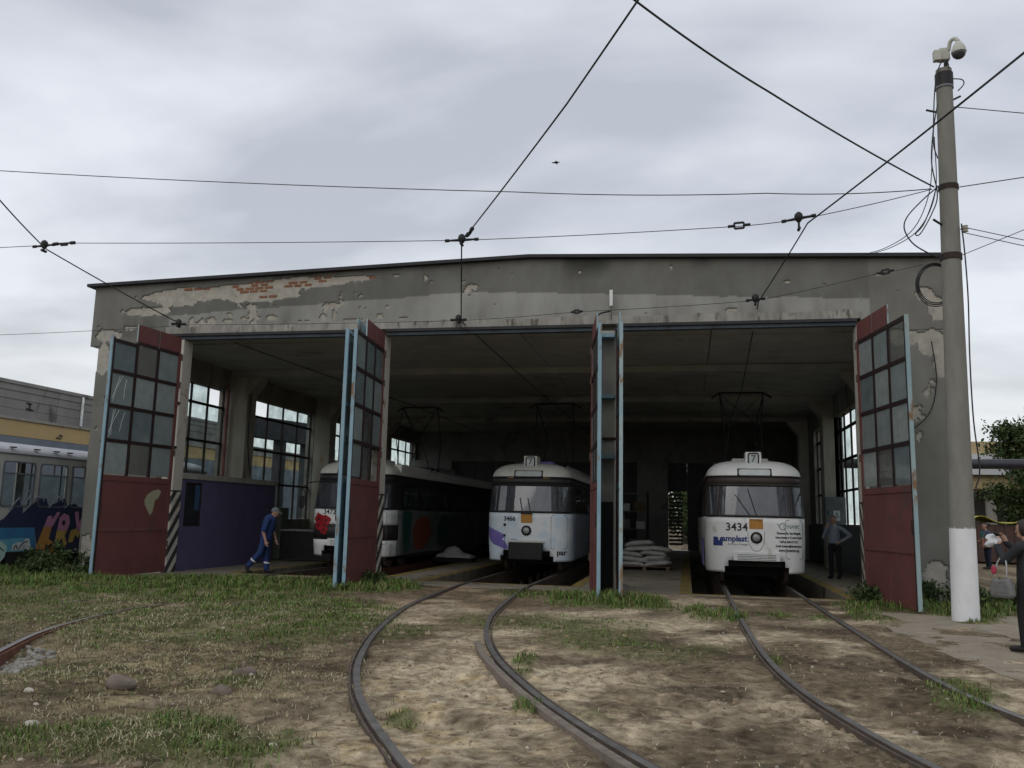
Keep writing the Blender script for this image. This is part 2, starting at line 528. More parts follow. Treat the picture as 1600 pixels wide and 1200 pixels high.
def ground_z(x, y):
    z = -0.008 + 0.05 * (fbm(x, y, .45, 3, 1) - .5) + 0.05 * (fbm(x, y, 2.2, 4, 2) - .5)
    near = np.clip((12.5 - y) / 4.0, 0, 1)
    z = z - 0.012 * near * np.clip((x + 7) / 3, 0, 1) + 0.06 * near * (fbm(x, y, 8.0, 3, 3) - .5)
    churn = np.clip((fbm(x, y, .7, 3, 35) - .42) * 5, 0, 1) * near * np.clip((x + 5) / 2, 0, 1)
    z = z + .07 * churn * (np.abs(fbm(x, y, 5.0, 3, 36) - .5) * 2 - .22)
    pits = np.clip((fbm(x, y, 1.1, 3, 31) - .62) * 5, 0, 1) * near
    z = z - 0.07 * pits
    z = z + 0.05 * np.clip(green_at(x, y), 0, 1)
    far = np.clip((np.hypot(x + 4, y - 12) - 30) / 20, 0, 1)
    z = z * (1 - far) - 0.04 * far
    # flush with the hall floor and the path
    k = np.clip((y - 17.6) / 1.1, 0, 1) * np.clip((x + 15.5), 0, 1) * np.clip(6 - x, 0, 1)
    z = z * (1 - k) - 0.012 * k
    for ys_, xs_ in RAIL_LINES:
        dx = np.abs(x - np.interp(y, ys_, xs_))
        kk = np.clip((.26 - dx) / .12, 0, 1) * (y < 19)
        z = np.where(z > -.006, z * (1 - kk) - .006 * kk, z)
    # ditch beside the outer rail on the left, with ballast in it
    d = np.exp(-(((x + 6.9) / .5) ** 2 + ((y - 8.3) / 1.4) ** 2))
    return z - 0.11 * d


def ground_col(x, y):
    lerp = lambda a, b, t: a + (b - a) * t[..., None]
    dirt = np.array((.18, .150, .108)); sand = np.array((.54, .47, .365)); dark = np.array((.085, .067, .05))
    turf = np.array((.105, .125, .05)); straw = np.array((.33, .28, .17)); rusty = np.array((.24, .155, .10))
    ochre = np.array((.33, .25, .13))
    n1, n2, n3 = fbm(x, y, .55, 5, 5), fbm(x, y, 1.6, 5, 6), fbm(x, y, 5.5, 4, 7)
    c = np.broadcast_to(dirt, np.shape(x) + (3,)).copy()
    bare = np.clip((x + 3.3 + .3 * (y - 9) * (y < 12)) / 1.2, 0, 1)
    c = lerp(c, sand, np.clip((n1 * .6 + n2 * .62 - .06 + .2 * bare * np.clip((1.2 - x) / 2.5, .15, 1) - .60) * 5, 0, 1) * .9)
    tr2 = np.exp(-((x + 2.0 - .0 * y) / 1.1) ** 2) * np.clip((11.5 - y) / 2, 0, 1)
    c = lerp(c, sand * 1.08, np.clip(tr2 * (n3 * 1.7 - .1), 0, .85))
    c = lerp(c, ochre, np.clip((n3 - .55) * 4, 0, .8) * tr2)
    c = lerp(c, dark, np.clip((fbm(x, y, 1.0, 5, 9) - .555) * 8, 0, 1) * .8)
    c = lerp(c, dark * 1.2, np.clip((fbm(x, y, 7.5, 3, 12) - .62) * 9, 0, 1) * np.clip((12 - y) / 3, 0, 1) * .6)
    c = lerp(c, rusty, .55 * np.clip((n2 - .5) * 5, 0, 1) * np.clip((y - 12) / 3, 0, 1) * (np.abs(x + 4) < 1.4))
    c = lerp(c, straw, straw_at(x, y) * np.clip((n3 - .38) * 4, 0, 1) * .7)
    c = lerp(c, turf, np.clip(green_at(x, y) * 1.2, 0, 1) * .85)
    # pale trodden strip before the gates
    strip = np.exp(-((y - 14.5 - .12 * x) / .55) ** 2) * np.clip((x + 6) / 2, 0, 1)
    c = lerp(c, np.array((.46, .40, .31)), strip * np.clip(n2 * 1.8 - .25, 0, 1) * .8)
    return c * (0.70 + .62 * n3)[..., None] * np.array((1.03, 1.0, .94))


gx = np.concatenate([-np.geomspace(600, 22, 14), np.arange(-20, -13, .25), np.arange(-13, 8, .075), np.arange(8, 14, .25), np.geomspace(14.5, 600, 16)])
gy = np.concatenate([-np.geomspace(600, 4, 12), np.arange(-3, 4, .5), np.arange(4, 12, .06), np.arange(12, 19.6, .09), np.arange(19.6, 24, .4), np.geomspace(24.4, 900, 24)])
GX, GY = np.meshgrid(gx, gy)
GZ = ground_z(GX, GY)
gv = np.stack([GX, GY, GZ], -1).reshape(-1, 3)
ny, nx = GX.shape
ii, jj = np.meshgrid(np.arange(ny - 1), np.arange(nx - 1), indexing="ij")
cxm, cym = (gx[:-1] + gx[1:]) / 2, (gy[:-1] + gy[1:]) / 2
hole = (cxm[None, :] > HALL[0]) & (cxm[None, :] < HALL[1]) & (cym[:, None] > HALL[2]) & (cym[:, None] < HALL[3])
base = (ii * nx + jj)
gf = np.stack([base, base + 1, base + nx + 1, base + nx], -1)[~hole]
structure(link("ground", fast_mesh("ground", gv, gf, [M["ground"]], smooth=True, col=ground_col(GX, GY).reshape(-1, 3))))

# concrete path by the pole
pv = MB()
path = [(3.12, 18.3), (2.98, 14.2), (3.05, 12.2), (3.35, 10.0), (4.6, 7.0), (60, 5.0), (60, 16.4), (9.5, 16.6), (5.6, 16.9), (4.9, 17.3)]
n = len(path)
rows = []
for k in range(n):
    a, b = Vector((*path[k], 0)), Vector((*path[(k + 1) % n], 0))
    for t in range(6):
        p = a.lerp(b, t / 6)
        w = 0.12 if max(p.x, 0) < 8 else 0
        rows.append((p.x + w * (random.random() - .5), p.y + w * (random.random() - .5), 0.0))
pv.prism(rows, (0, 0, -.12))
structure(pv.build("pavement", mat("worn_path", (.31, .268, .205), (.23, .196, .148), scale=4, rough=.95, bump=.5, bscale=25, c3=(.16, .14, .105), s3=1.3, t3=.6, spec=.1)))

# ------------------------------------------------------------------ hall floor, pits, lines
PITS = [(-10.9, -7.35, 20.0), (-6.05, -2.62, 19.85), (.08, 3.24, 19.05)]        # x0, x1, front edge
fl = MB()
x0 = HALL[0]
for a, b, y0 in PITS:
    fl.box(x0, a, HALL[2], HALL[3], -1.6, 0)
    fl.box(a, b, HALL[2], y0, -1.6, 0)
    fl.box(a, b, y0, HALL[3], -1.6, -1.3)
    fl.box(a, b, HALL[3] - .6, HALL[3], -1.3, 0)
    x0 = b
fl.box(x0, HALL[1], HALL[2], HALL[3], -1.6, 0)
structure(fl.build("hall_floor", M["floor"]))
for i, (a, b, y0) in enumerate(PITS):
    for q in ((a - .26, a - .01, y0 + .0, 40), (b + .01, b + .26, y0 + .0, 40), (a - .26, b + .26, y0 - .16, y0 - .02)):
        o = MB().box(q[0], q[1], q[2], q[3], .001, .006).build("yellow_line", M["yellow"])
        structure(o)

# ------------------------------------------------------------------ rails
def rail(name, pts, inner, label, side=None):
    P = spline([(q[0], q[1], q[2] if len(q) > 2 else 0) for q in pts], 10)
    prof = [(-.044, -.16), (-.044, .024), (.02, .024), (.02, -.012), (.046, -.012), (.046, .012), (.064, .012), (.064, -.16)]
    vs, fs, mi = [], [], []
    k = len(prof)
    for i, p in enumerate(P):
        d = (P[min(i + 1, len(P) - 1)] - P[max(i - 1, 0)]).normalized()
        s = Vector((d.y, -d.x, 0)) * inner
        for a, z in prof:
            vs.append((p.x + s.x * a, p.y + s.y * a, z + p.z))
    for i in range(len(P) - 1):
        for j in range(k - 1):
            fs.append((i * k + j, i * k + j + 1, (i + 1) * k + j + 1, (i + 1) * k + j))
            mi.append(1 if j == 1 else 0)
    fs += [tuple(range(k)), tuple(range((len(P) - 1) * k, len(P) * k))]
    mi += [0, 0]
    m = MB()
    m.add(vs, fs, mi)
    return tag(m.build(name, [side or M["rust"], M["railtop"]]), label, "rail", "tram rails")


rail("rail", [(-4.98, 44), (-4.98, 30), (-4.98, 22), (-4.97, 18.9), (-4.68, 14.6), (-4.08, 11.3), (-3.47, 9.05), (-2.93, 7.6), (-2.5, 6.7), (-2.05, 5.9), (-1.55, 5.1), (-.6, 3.9)], 1, "curved rail of the middle track, sandy soil on its inner side")
rail("rail", [(-3.48, 44), (-3.48, 30), (-3.48, 22), (-3.47, 18.9), (-3.27, 16.2), (-2.98, 13.4), (-2.60, 11.4), (-2.07, 9.6), (-1.42, 8.0), (-.88, 6.9), (-.25, 5.8), (.45, 4.7)], -1, "middle track rail with a wide groove, curving down to the photo's bottom edge")
rail("rail", [(.84, 44), (.84, 30), (.84, 22), (.82, 18.3), (.81, 14), (.86, 10.6), (1.01, 8.7), (1.26, 7.3), (1.55, 6.2), (2.0, 5.0)], 1, "rail leading under the left wheels of the tram numbered 3434")
rail("rail", [(2.34, 44), (2.34, 30), (2.34, 22), (2.35, 18.3), (2.36, 14), (2.4, 10.7), (2.5, 9.0), (2.7, 7.9), (3.1, 6.4), (3.7, 5.0)], -1, "rail beside the concrete path, leading to the tram numbered 3434")
rail("rail", [(-8.38, 44), (-8.38, 24), (-8.4, 18.5), (-8.46, 16, -.08), (-8.44, 14.0, -.05), (-8.36, 12.3), (-8.34, 11.7), (-8.12, 10.6), (-7.78, 9.5), (-7.17, 8.2), (-6.6, 7.1), (-5.8, 5.6)], -1, "rusty raised rail at the photo's left edge with ballast beside it", M["rusty_rail"])
rail("rail", [(-9.88, 44), (-9.88, 24), (-9.88, 18), (-9.9, 16, -.09), (-9.84, 13.4, -.01), (-9.86, 12.4, -.012), (-9.7, 11.6, -.07), (-9.3, 10.2, -.09)], 1, "half buried rail in the grass towards the blue-clad worker")
for x, y0 in ((-9.88, 20), (-8.38, 20), (-4.98, 19.85), (-3.48, 19.85), (.84, 19.05), (2.34, 19.05)):
    m = MB()
    m.box(x - .09, x + .09, y0, 44, -.34, -.161)
    for k in range(16):
        m.box(x - .07, x + .07, y0 + .6 + 1.5 * k, y0 + .78 + 1.5 * k, -1.3, -.34)
    structure(m.build("pit_rail_beam", M["rust"]))
# plank lying along the inside of the middle track's rail
m = MB()
pl = spline([(-2.55, 10.65, -.03), (-2.2, 9.55, -.02), (-1.58, 8.05, -.02), (-1.05, 6.95, -.02), (-.45, 5.85, -.02), (.2, 4.8, -.02)], 6)
for a, b in zip(pl[:-1], pl[1:]):
    m.bar(a, b + (b - a) * .02, .075, .10)
tag(m.build("timber_strip", mat("weathered_timber", (.21, .175, .14), (.14, .115, .092), scale=9, rough=.9, bump=.3)), "weathered timber strip laid along the middle track rail", "timber")

# ------------------------------------------------------------------ the depot building
D = thing("tram_depot", "long grey rendered tram depot with three open bays and a low gable", "building", (-4.85, 19.4, 0))
FY = 19.30                       # front of the cream undercoat


def roof_z(x):
    x = np.asarray(x, dtype=float)
    return np.where(x < -3.6, 7.56 - (-3.6 - x) * (.33 / 11.55), 7.56 - (x + 3.6) * (.33 / 9.1))


POSTS = [(-12.92, -12.42), (-7.33, -7.07), (-1.90, -1.58), (3.60, 3.74)]

# wall behind the render: fascia and two piers
fas = MB()
for a, b, z0 in ((-15.15, -12.9, 5.66), (-12.9, 3.72, 5.95), (3.72, 5.45, 5.66)):
    bits = [a] + [q for q in (-3.6,) if a < q < b] + [b]
    for p, q in zip(bits[:-1], bits[1:]):
        fas.hexa([(p, FY, z0), (q, FY, z0), (q, FY + .35, z0), (p, FY + .35, z0), (p, FY, float(roof_z(p))), (q, FY, float(roof_z(q))), (q, FY + .35, float(roof_z(q))), (p, FY + .35, float(roof_z(p)))])
fascia = fas.build("fascia_wall", M["undercoat"], D)
MB().box(-14.92, -12.925, FY, FY + .35, -.1, 5.66).build("pier", M["undercoat"], D)
MB().box(3.745, 5.40, FY, FY + .35, -.1, 5.66).build("pier", M["undercoat"], D)


# grey render coat with holes where it has fallen off
def flaked(x, z):
    w = (fbm(x * .8, z, 1.5, 5, 41) - .5) * 2.6 + (fbm(x, z, 6.5, 3, 43) - .5) * 1.1
    f = np.zeros(np.shape(x))
    ang = .0286
    up_ = z - (7.23 + (x + 15.15) * ang)          # height above the eaves line of the left slope
    for cx, cu, rx, ru, k in ((-11.6, -.34, 2.6, .20, .9), (-9.4, -.22, 1.6, .16, 1.0), (-8.2, -.20, 1.6, .10, .7), (-13.6, -.72, .8, .16, .75), (-12.9, -.48, 1.0, .20, .55), (-10.6, -.5, 1.3, .14, .5)):
        f = np.maximum(f, k * (1.25 - ((x - cx) / rx) ** 2 - ((up_ - cu) / ru) ** 2))
    for cx, cz, rx, rz, k in ((-14.55, 5.95, .55, .22, .8), (-14.75, 5.3, .26, .55, 1.0), (-14.2, 6.12, .6, .1, .6), (-14.7, .5, .3, .5, .8),
                              (5.1, 5.38, .36, .34, 1.1), (4.6, 5.50, .5, .22, 1.0), (5.3, 5.0, .22, .4, .8), (5.02, 6.45, .20, .20, .9), (5.25, 6.1, .22, .3, .8), (4.98, .55, .3, .4, .9),
                              (1.0, 6.2, .2, .07, .45), (-.9, 6.18, .2, .05, .4), (-10.1, 6.30, .2, .08, .45), (-9.3, 6.2, .3, .06, .5), (-11.3, 6.24, .15, .06, .45), (-6.6, 6.2, .2, .05, .4), (-7.9, 6.2, .35, .05, .45),
                              (3.0, 6.72, .10, .05, .7), (2.2, 6.8, .12, .06, .6), (4.1, 6.9, .08, .05, .7), (-2.4, 7.2, .06, .03, .8), (-4.0, 7.22, .05, .03, .8), (-7.1, 6.5, .05, .05, .8)):
        f = np.maximum(f, k * (1.1 - ((x - cx) / rx) ** 2 - ((z - cz) / rz) ** 2))
    return f + np.where(f > -.12, w * .55, 0) > .42


def render_patch(name, xs, zfun0, zfun1, nz, y):
    X = np.repeat(xs[:, None], nz + 1, 1)
    t = np.linspace(0, 1, nz + 1)[None, :]
    Z = zfun0(xs)[:, None] * (1 - t) + zfun1(xs)[:, None] * t
    Yv = np.full_like(X, y) + .006 * (fbm(X, Z, 1.2, 3, 51) - .5)
    a, b = X.shape
    i, j = np.meshgrid(np.arange(a - 1), np.arange(b - 1), indexing="ij")
    q = i * b + j
    F = np.stack([q, q + b, q + b + 1, q + 1], -1)
    xc, zc_ = (X[:-1, :-1] + X[1:, 1:]) / 2, (Z[:-1, :-1] + Z[1:, 1:]) / 2
    keep = ~flaked(xc, zc_)
    mid = 6.80 - .048 * np.abs(X + 5.0) + .035 * (fbm(X, Z * 0, 1.5, 4, 61) - .5) * 2
    hi, lo, pier = np.array((.162, .162, .148)), np.array((.30, .30, .278)), np.array((.195, .192, .172))
    c = np.where((Z > mid)[..., None], hi, lo)
    c = np.where(((X < -12.95) | (X > 3.9) | (Z < 5.7))[..., None], pier, c)
    st = np.clip((fbm(X, Z * .12, 2.3, 4, 71) - .55) * 4, 0, 1) * np.clip((6.75 - Z) * 1.5, 0, 1) * (Z > 5.9)
    c = c * (1 - .35 * st)[..., None]
    topst = np.clip((fbm(X, Z * .3, .7, 4, 72) - .58) * 5, 0, 1) * np.clip((Z - 7.0) * 3, 0, 1)
    c = c * (1 - .55 * topst)[..., None]
    pb = np.clip((fbm(X, Z, .9, 4, 73) - .5) * 3, -.5, .5)
    c = c * (1 + .22 * pb)[..., None]
    me = fast_mesh(name, np.stack([X, Yv, Z], -1).reshape(-1, 3) - np.array(ORG[D.name]), F[keep], [M["plaster"]], col=c.reshape(-1, 3))
    o = link(name, me, D)
    md = o.modifiers.new("thick", "SOLIDIFY")
    md.thickness, md.offset = .018, -1
    return o


PY = FY - .020
render_patch("render_coat", np.arange(-15.152, 5.456, .036), lambda x: np.where((x < -12.9) | (x > 3.72), 5.655, 5.945), lambda x: roof_z(x) + .004, 44, PY)
render_patch("render_coat", np.arange(-14.925, -12.92, .04), lambda x: x * 0 - .1, lambda x: x * 0 + 5.654, 130, PY)
render_patch("render_coat", np.arange(3.76, 5.41, .04), lambda x: x * 0 - .1, lambda x: x * 0 + 5.654, 130, PY)

# bricks laid bare under the fallen render, coursed along the eaves
bm_brick = MB()
bm_brick.box(-.118, .118, -.011, .02, -.030, .030)
brick_me = None
cnt = 0
for r in range(9):
    for k in range(40):
        x = -12.6 + k * .262 + (.131 if r % 2 else 0)
        z = float(roof_z(x)) - .13 - r * .078
        prob = math.exp(-((x + 10.3) / 1.5) ** 2 - ((r - 1.8) / 1.7) ** 2) * (.75 + .6 * float(vnoise(x * 1.7, r * .9)))
        if x < -11.4:
            prob = .8 if r == 0 else (.45 if r == 1 else (.2 if r == 2 else 0))
        if x > -8.9:
            prob = .4 if (r in (0, 1) and x < -7.4) else 0
        if random.random() < prob and bool(flaked(np.array([x]), np.array([z]))[0]):
            if brick_me is None:
                o = bm_brick.build("brick", M["brick"])
                brick_me = o.data
                o.parent = fascia
            else:
                o = bpy.data.objects.new("brick", brick_me)
                COL.objects.link(o)
                o.parent = fascia
            o.location = Vector((x + random.uniform(-.01, .01), FY - .002 + random.uniform(-.004, .005), z)) - ORG[D.name]
            o.rotation_euler = (0, -.0286, 0)
            o.scale = (random.uniform(.7, 1.02), 1, random.uniform(.8, 1.05))
            cnt += 1

# lintel ledge, gate rail, roof edge
m = MB()
ls = np.linspace(-12.95, 3.68, 60)
for a, b in zip(ls[:-1], ls[1:]):
    e = [.02 * math.sin(a * 2.1) + .012 * math.sin(a * 7.7), .02 * math.sin(b * 2.1) + .012 * math.sin(b * 7.7)]
    m.hexa([(a, FY - .10, 5.93), (b, FY - .10, 5.93), (b, FY + .3, 5.93), (a, FY + .3, 5.93), (a, FY - .10, 6.11 + e[0]), (b, FY - .10, 6.11 + e[1]), (b, FY + .3, 6.13 + e[1]), (a, FY + .3, 6.13 + e[0])])
m.build("lintel", mat("stained_lintel", (.36, .345, .31), (.22, .21, .185), scale=5, rough=.95, bump=.6, bscale=18, c3=(.12, .11, .095), s3=3.5, t3=.56, stretch=(1, 1, .25), spec=.1), D)
for a, b in ((-12.85, -7.35), (-7.05, -1.92), (-1.56, 3.62)):
    m = MB()
    m.box(a, b, FY - .12, FY + .02, 5.86, 5.925)
    m.box(a, b, FY - .06, FY + .10, 5.78, 5.858, 1)
    m.build("gate_rail", [M["roof_dark"], M["tracksteel"]], D)
m = MB()
for a, b in ((-15.32, -3.6), (-3.6, 5.6)):
    za, zb = float(roof_z(a)), float(roof_z(b))
    m.hexa([(a, FY - .16, za + .0), (b, FY - .16, zb + .0), (b, 45.4, zb), (a, 45.4, za), (a, FY - .16, za + .075), (b, FY - .16, zb + .075), (b, 45.4, zb + .075), (a, 45.4, za + .075)])
m.build("roof", M["roof_dark"], D)

# ceiling of precast panels, beams with haunches, columns
COLY = (25.0, 31.6, 38.2)
pan = None
xb = (-14.5, -9.0, -4.0, 0.6, 5.3)
for i in range(4):
    for k in range(21):
        y = 19.70 + k * 1.21
        m = MB()
        m.box(xb[i] + .012, xb[i + 1] - .012, y + .02, y + 1.19, 6.0, 6.2)
        o = m.build("ceiling_panel", M["ceiling"], D)
        o.location.z += random.uniform(-.015, .015)
structure(MB().box(-14.6, 5.35, 19.66, 45.3, 6.22, 6.3).build("ceiling", M["ceiling"]))
for y in COLY:
    m = MB()
    m.box(-14.4, 5.3, y + .05, y + .55, 5.80, 5.984)
    m.build("beam", M["ceiling"], D)
    for x0, x1, s in ((-14.42, -13.75, 1), (4.68, 5.32, -1)):
        m = MB()
        m.box(x0, x1, y, y + .6, 0, 5.795)
        xi = x1 if s > 0 else x0
        m.prism([(xi, y, 5.2), (xi, y, 5.795), (xi + s * .45, y, 5.795), (xi + s * .36, y, 5.66)], (0, .6, 0))
        cm = M["white_wall"] if (y > 38 and s < 0) else mat("stained_column", (.42, .40, .345), (.32, .285, .23), scale=3, rough=.95, c3=(.28, .18, .10), s3=2.2, t3=.6, stretch=(1.4, 1.4, .25), spec=.1, bump=.3)
        m.build("column", cm, D, bevel=.02)
m = MB()
m.tube([(-14.36, 24.86, .1), (-14.36, 24.86, 5.5)], .055, 10)
m.build("downpipe", M["pink"], D, smooth=40)
m = MB()
m.tube(spline([(-13.73, 25.2, 5.5), (-13.73, 25.15, 4.2), (-13.72, 25.2, 3.4), (-13.73, 25.45, 2.7)], 6), .014, 6)
m.build("cable", M["wire"], D)

# side walls with big glazed openings
def side_wall(X0, X1, opens, zs, zt, inner):
    w = MB()
    ys = 19.66
    for a, b in opens:
        w.box(X0, X1, ys, a, -.1, 6.2)
        w.box(X0, X1, a, b, -.1, zs)
        w.box(X0, X1, a, b, zt, 6.2)
        ys = b
    w.box(X0, X1, ys, 45.3, -.1, 6.2)
    w.build("side_wall", mat("smoky_wall", (.30, .29, .26), (.21, .203, .18), scale=2, rough=.95, c3=(.14, .135, .12), s3=1.1, t3=.57, stretch=(1, 1, .4), spec=.1), D)
    xm = (X0 + X1) / 2
    for wi, (a, b) in enumerate(opens):
        f = MB()
        cols = 5
        hs = [zs, zs + (zt - zs) * .30, zs + (zt - zs) * .58, zs + (zt - zs) * .86, zt]
        for k in range(cols + 1):
            y = a + (b - a) * k / cols
            f.box(xm - .03, xm + .03, y - .024, y + .024, zs, zt)
        for z in hs[1:-1]:
            f.box(xm - .045, xm + .045, a, b, z - .035, z + .035)
        fr = f.build("window", M["winbar"], D)
        for k in range(cols):
            for r in range(4):
                if random.random() < .12:
                    continue
                p = MB()
                p.box(xm - .004, xm + .004, a + (b - a) * k / cols + .03, a + (b - a) * (k + 1) / cols - .03, hs[r] + .035, hs[r + 1] - .035)
                p.build("pane", M["glass"], fr)


side_wall(-14.75, -14.43, [(20.4, 25.0), (25.6, 31.6), (32.2, 38.2), (38.8, 44.6)], 1.25, 5.32, 1)
side_wall(5.06, 5.34, [(20.6, 25.0), (25.6, 31.6), (32.2, 36.6)], 1.5, 5.2, -1)
MB().box(4.98, 5.055, 19.7, 45, -.05, 1.46).build("dado", mat("dark_oil_dado", (.07, .072, .082), (.05, .051, .058), scale=3, rough=.5, spec=.4), D)

# rear wall: piers, dark gates, one gate ajar
bw = MB()
bw.box(-14.6, 5.3, 45.0, 45.3, 4.4, 6.2)
for a, b in ((-14.6, -12.3), (-8.9, -7.3), (-2.5, -.95), (3.4, 5.3)):
    bw.box(a, b, 44.4, 45.3, 0, 4.4)
bw.box(-14.6, -.951, 45.14, 45.2, -.1, 4.4)
bw.box(.001, 5.3, 45.14, 45.2, -.1, 4.4)
bw.build("rear_wall", mat("sooty_concrete", (.30, .295, .28), (.22, .215, .205), scale=1.5, rough=.95, c3=(.15, .148, .14), s3=.8, t3=.58, spec=.1), D)
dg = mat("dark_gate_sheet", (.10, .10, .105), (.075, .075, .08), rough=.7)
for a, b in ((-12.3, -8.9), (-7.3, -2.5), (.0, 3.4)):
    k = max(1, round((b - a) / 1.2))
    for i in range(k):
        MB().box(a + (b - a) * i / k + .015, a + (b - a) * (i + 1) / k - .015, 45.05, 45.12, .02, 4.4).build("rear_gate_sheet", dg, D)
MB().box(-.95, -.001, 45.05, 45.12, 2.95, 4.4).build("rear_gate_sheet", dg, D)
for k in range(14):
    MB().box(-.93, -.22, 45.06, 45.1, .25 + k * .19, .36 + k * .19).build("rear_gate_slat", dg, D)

# hinge posts with hazard stripes
def stripe_mat():
    m = bpy.data.materials.new("hazard_post")
    m.use_nodes = True
    N, L = m.node_tree.nodes, m.node_tree.links
    b = N["Principled BSDF"]
    b.inputs["Roughness"].default_value = .85
    geo = N.new("ShaderNodeNewGeometry")
    sp = N.new("ShaderNodeSeparateXYZ")
    L.new(geo.outputs["Position"], sp.inputs[0])

    def ma(op, a, c=0.0):
        q = N.new("ShaderNodeMath")
        q.operation = op
        for i, x in enumerate((a, c)):
            if isinstance(x, (int, float)):
                q.inputs[i].default_value = x
            else:
                L.new(x, q.inputs[i])
        return q.outputs[0]

    nz = N.new("ShaderNodeTexNoise")
    nz.inputs["Scale"].default_value = 3
    nz.inputs["Detail"].default_value = 8
    nz.inputs["Roughness"].default_value = .7
    L.new(geo.outputs["Position"], nz.inputs["Vector"])
    d = ma("SUBTRACT", sp.outputs["Z"], ma("MULTIPLY", ma("ADD", sp.outputs["X"], sp.outputs["Y"]), 1.25))
    fr = ma("FRACT", ma("MULTIPLY", d, 2.35))
    blk = ma("MULTIPLY", ma("LESS_THAN", fr, .5), ma("LESS_THAN", sp.outputs["Z"], 1.98))
    line = ma("COMPARE", sp.outputs["Z"], 1.98)
    line.node.inputs[2].default_value = .02
    blk = ma("MAXIMUM", blk, line)
    mr = N.new("ShaderNodeMapRange")
    mr.inputs["From Min"].default_value, mr.inputs["From Max"].default_value = .56, .64
    L.new(nz.outputs["Fac"], mr.inputs["Value"])
    w = N.new("ShaderNodeMix"); w.data_type = "RGBA"
    L.new(mr.outputs[0], w.inputs["Factor"])
    w.inputs["A"].default_value = (.52, .49, .42, 1)
    w.inputs["B"].default_value = (.30, .22, .16, 1)
    x = N.new("ShaderNodeMix"); x.data_type = "RGBA"
    L.new(blk, x.inputs["Factor"])
    L.new(w.outputs["Result"], x.inputs["A"])
    x.inputs["B"].default_value = (.03, .03, .03, 1)
    L.new(x.outputs["Result"], b.inputs["Base Color"])
    return m


M["hazard"] = stripe_mat()
for i, (a, b) in enumerate(POSTS):
    m = MB()
    m.box(a + (.17 if i == 0 else 0), b, 19.22, 19.62, -.05, 5.775)
    p = m.build("post", M["concrete"] if i == 2 else M["hazard"], D, bevel=.012)
    for z in (3.05, 4.15) if i in (0, 1) else (3.3,):
        MB().box(a + .05, b + .03, 19.17, 19.216, z - .03, z + .03).build("hinge_band", M["winbar"], p)
m = MB()
m.box(-1.86, -1.60, 19.10, 19.214, -.02, 1.9)
m.build("dark_guard", M["black"], D)
for z in (5.60, 4.22, 2.88):
    MB().box(-1.92, -1.56, 18.9, 19.21, z - .04, z + .04).build("bracket", M["blue"], D)
# white lamp stick on the fascia above the middle post
m = MB()
m.tube([(-1.66, 19.15, 6.02), (-1.66, 19.15, 6.33)], .012, 6)
m.build("lamp_pipe", M["rust"], D)
MB().box(-1.695, -1.625, 19.11, 19.17, 6.33, 6.70).build("lamp_stick", mat("lamp_white", (.7, .7, .68), (.6, .6, .58), rough=.4), D)
MB().tube(spline([(-2.02, 19.0, 5.75), (-2.0, 19.0, 5.98), (-1.9, 19.0, 6.12), (-1.68, 19.1, 6.2)], 6), .02, 6).build("lamp_cable", M["wire"], D)

# ------------------------------------------------------------------ gate leaves
ROWS = [2.26, 3.03, 3.81, 4.59, 5.36]


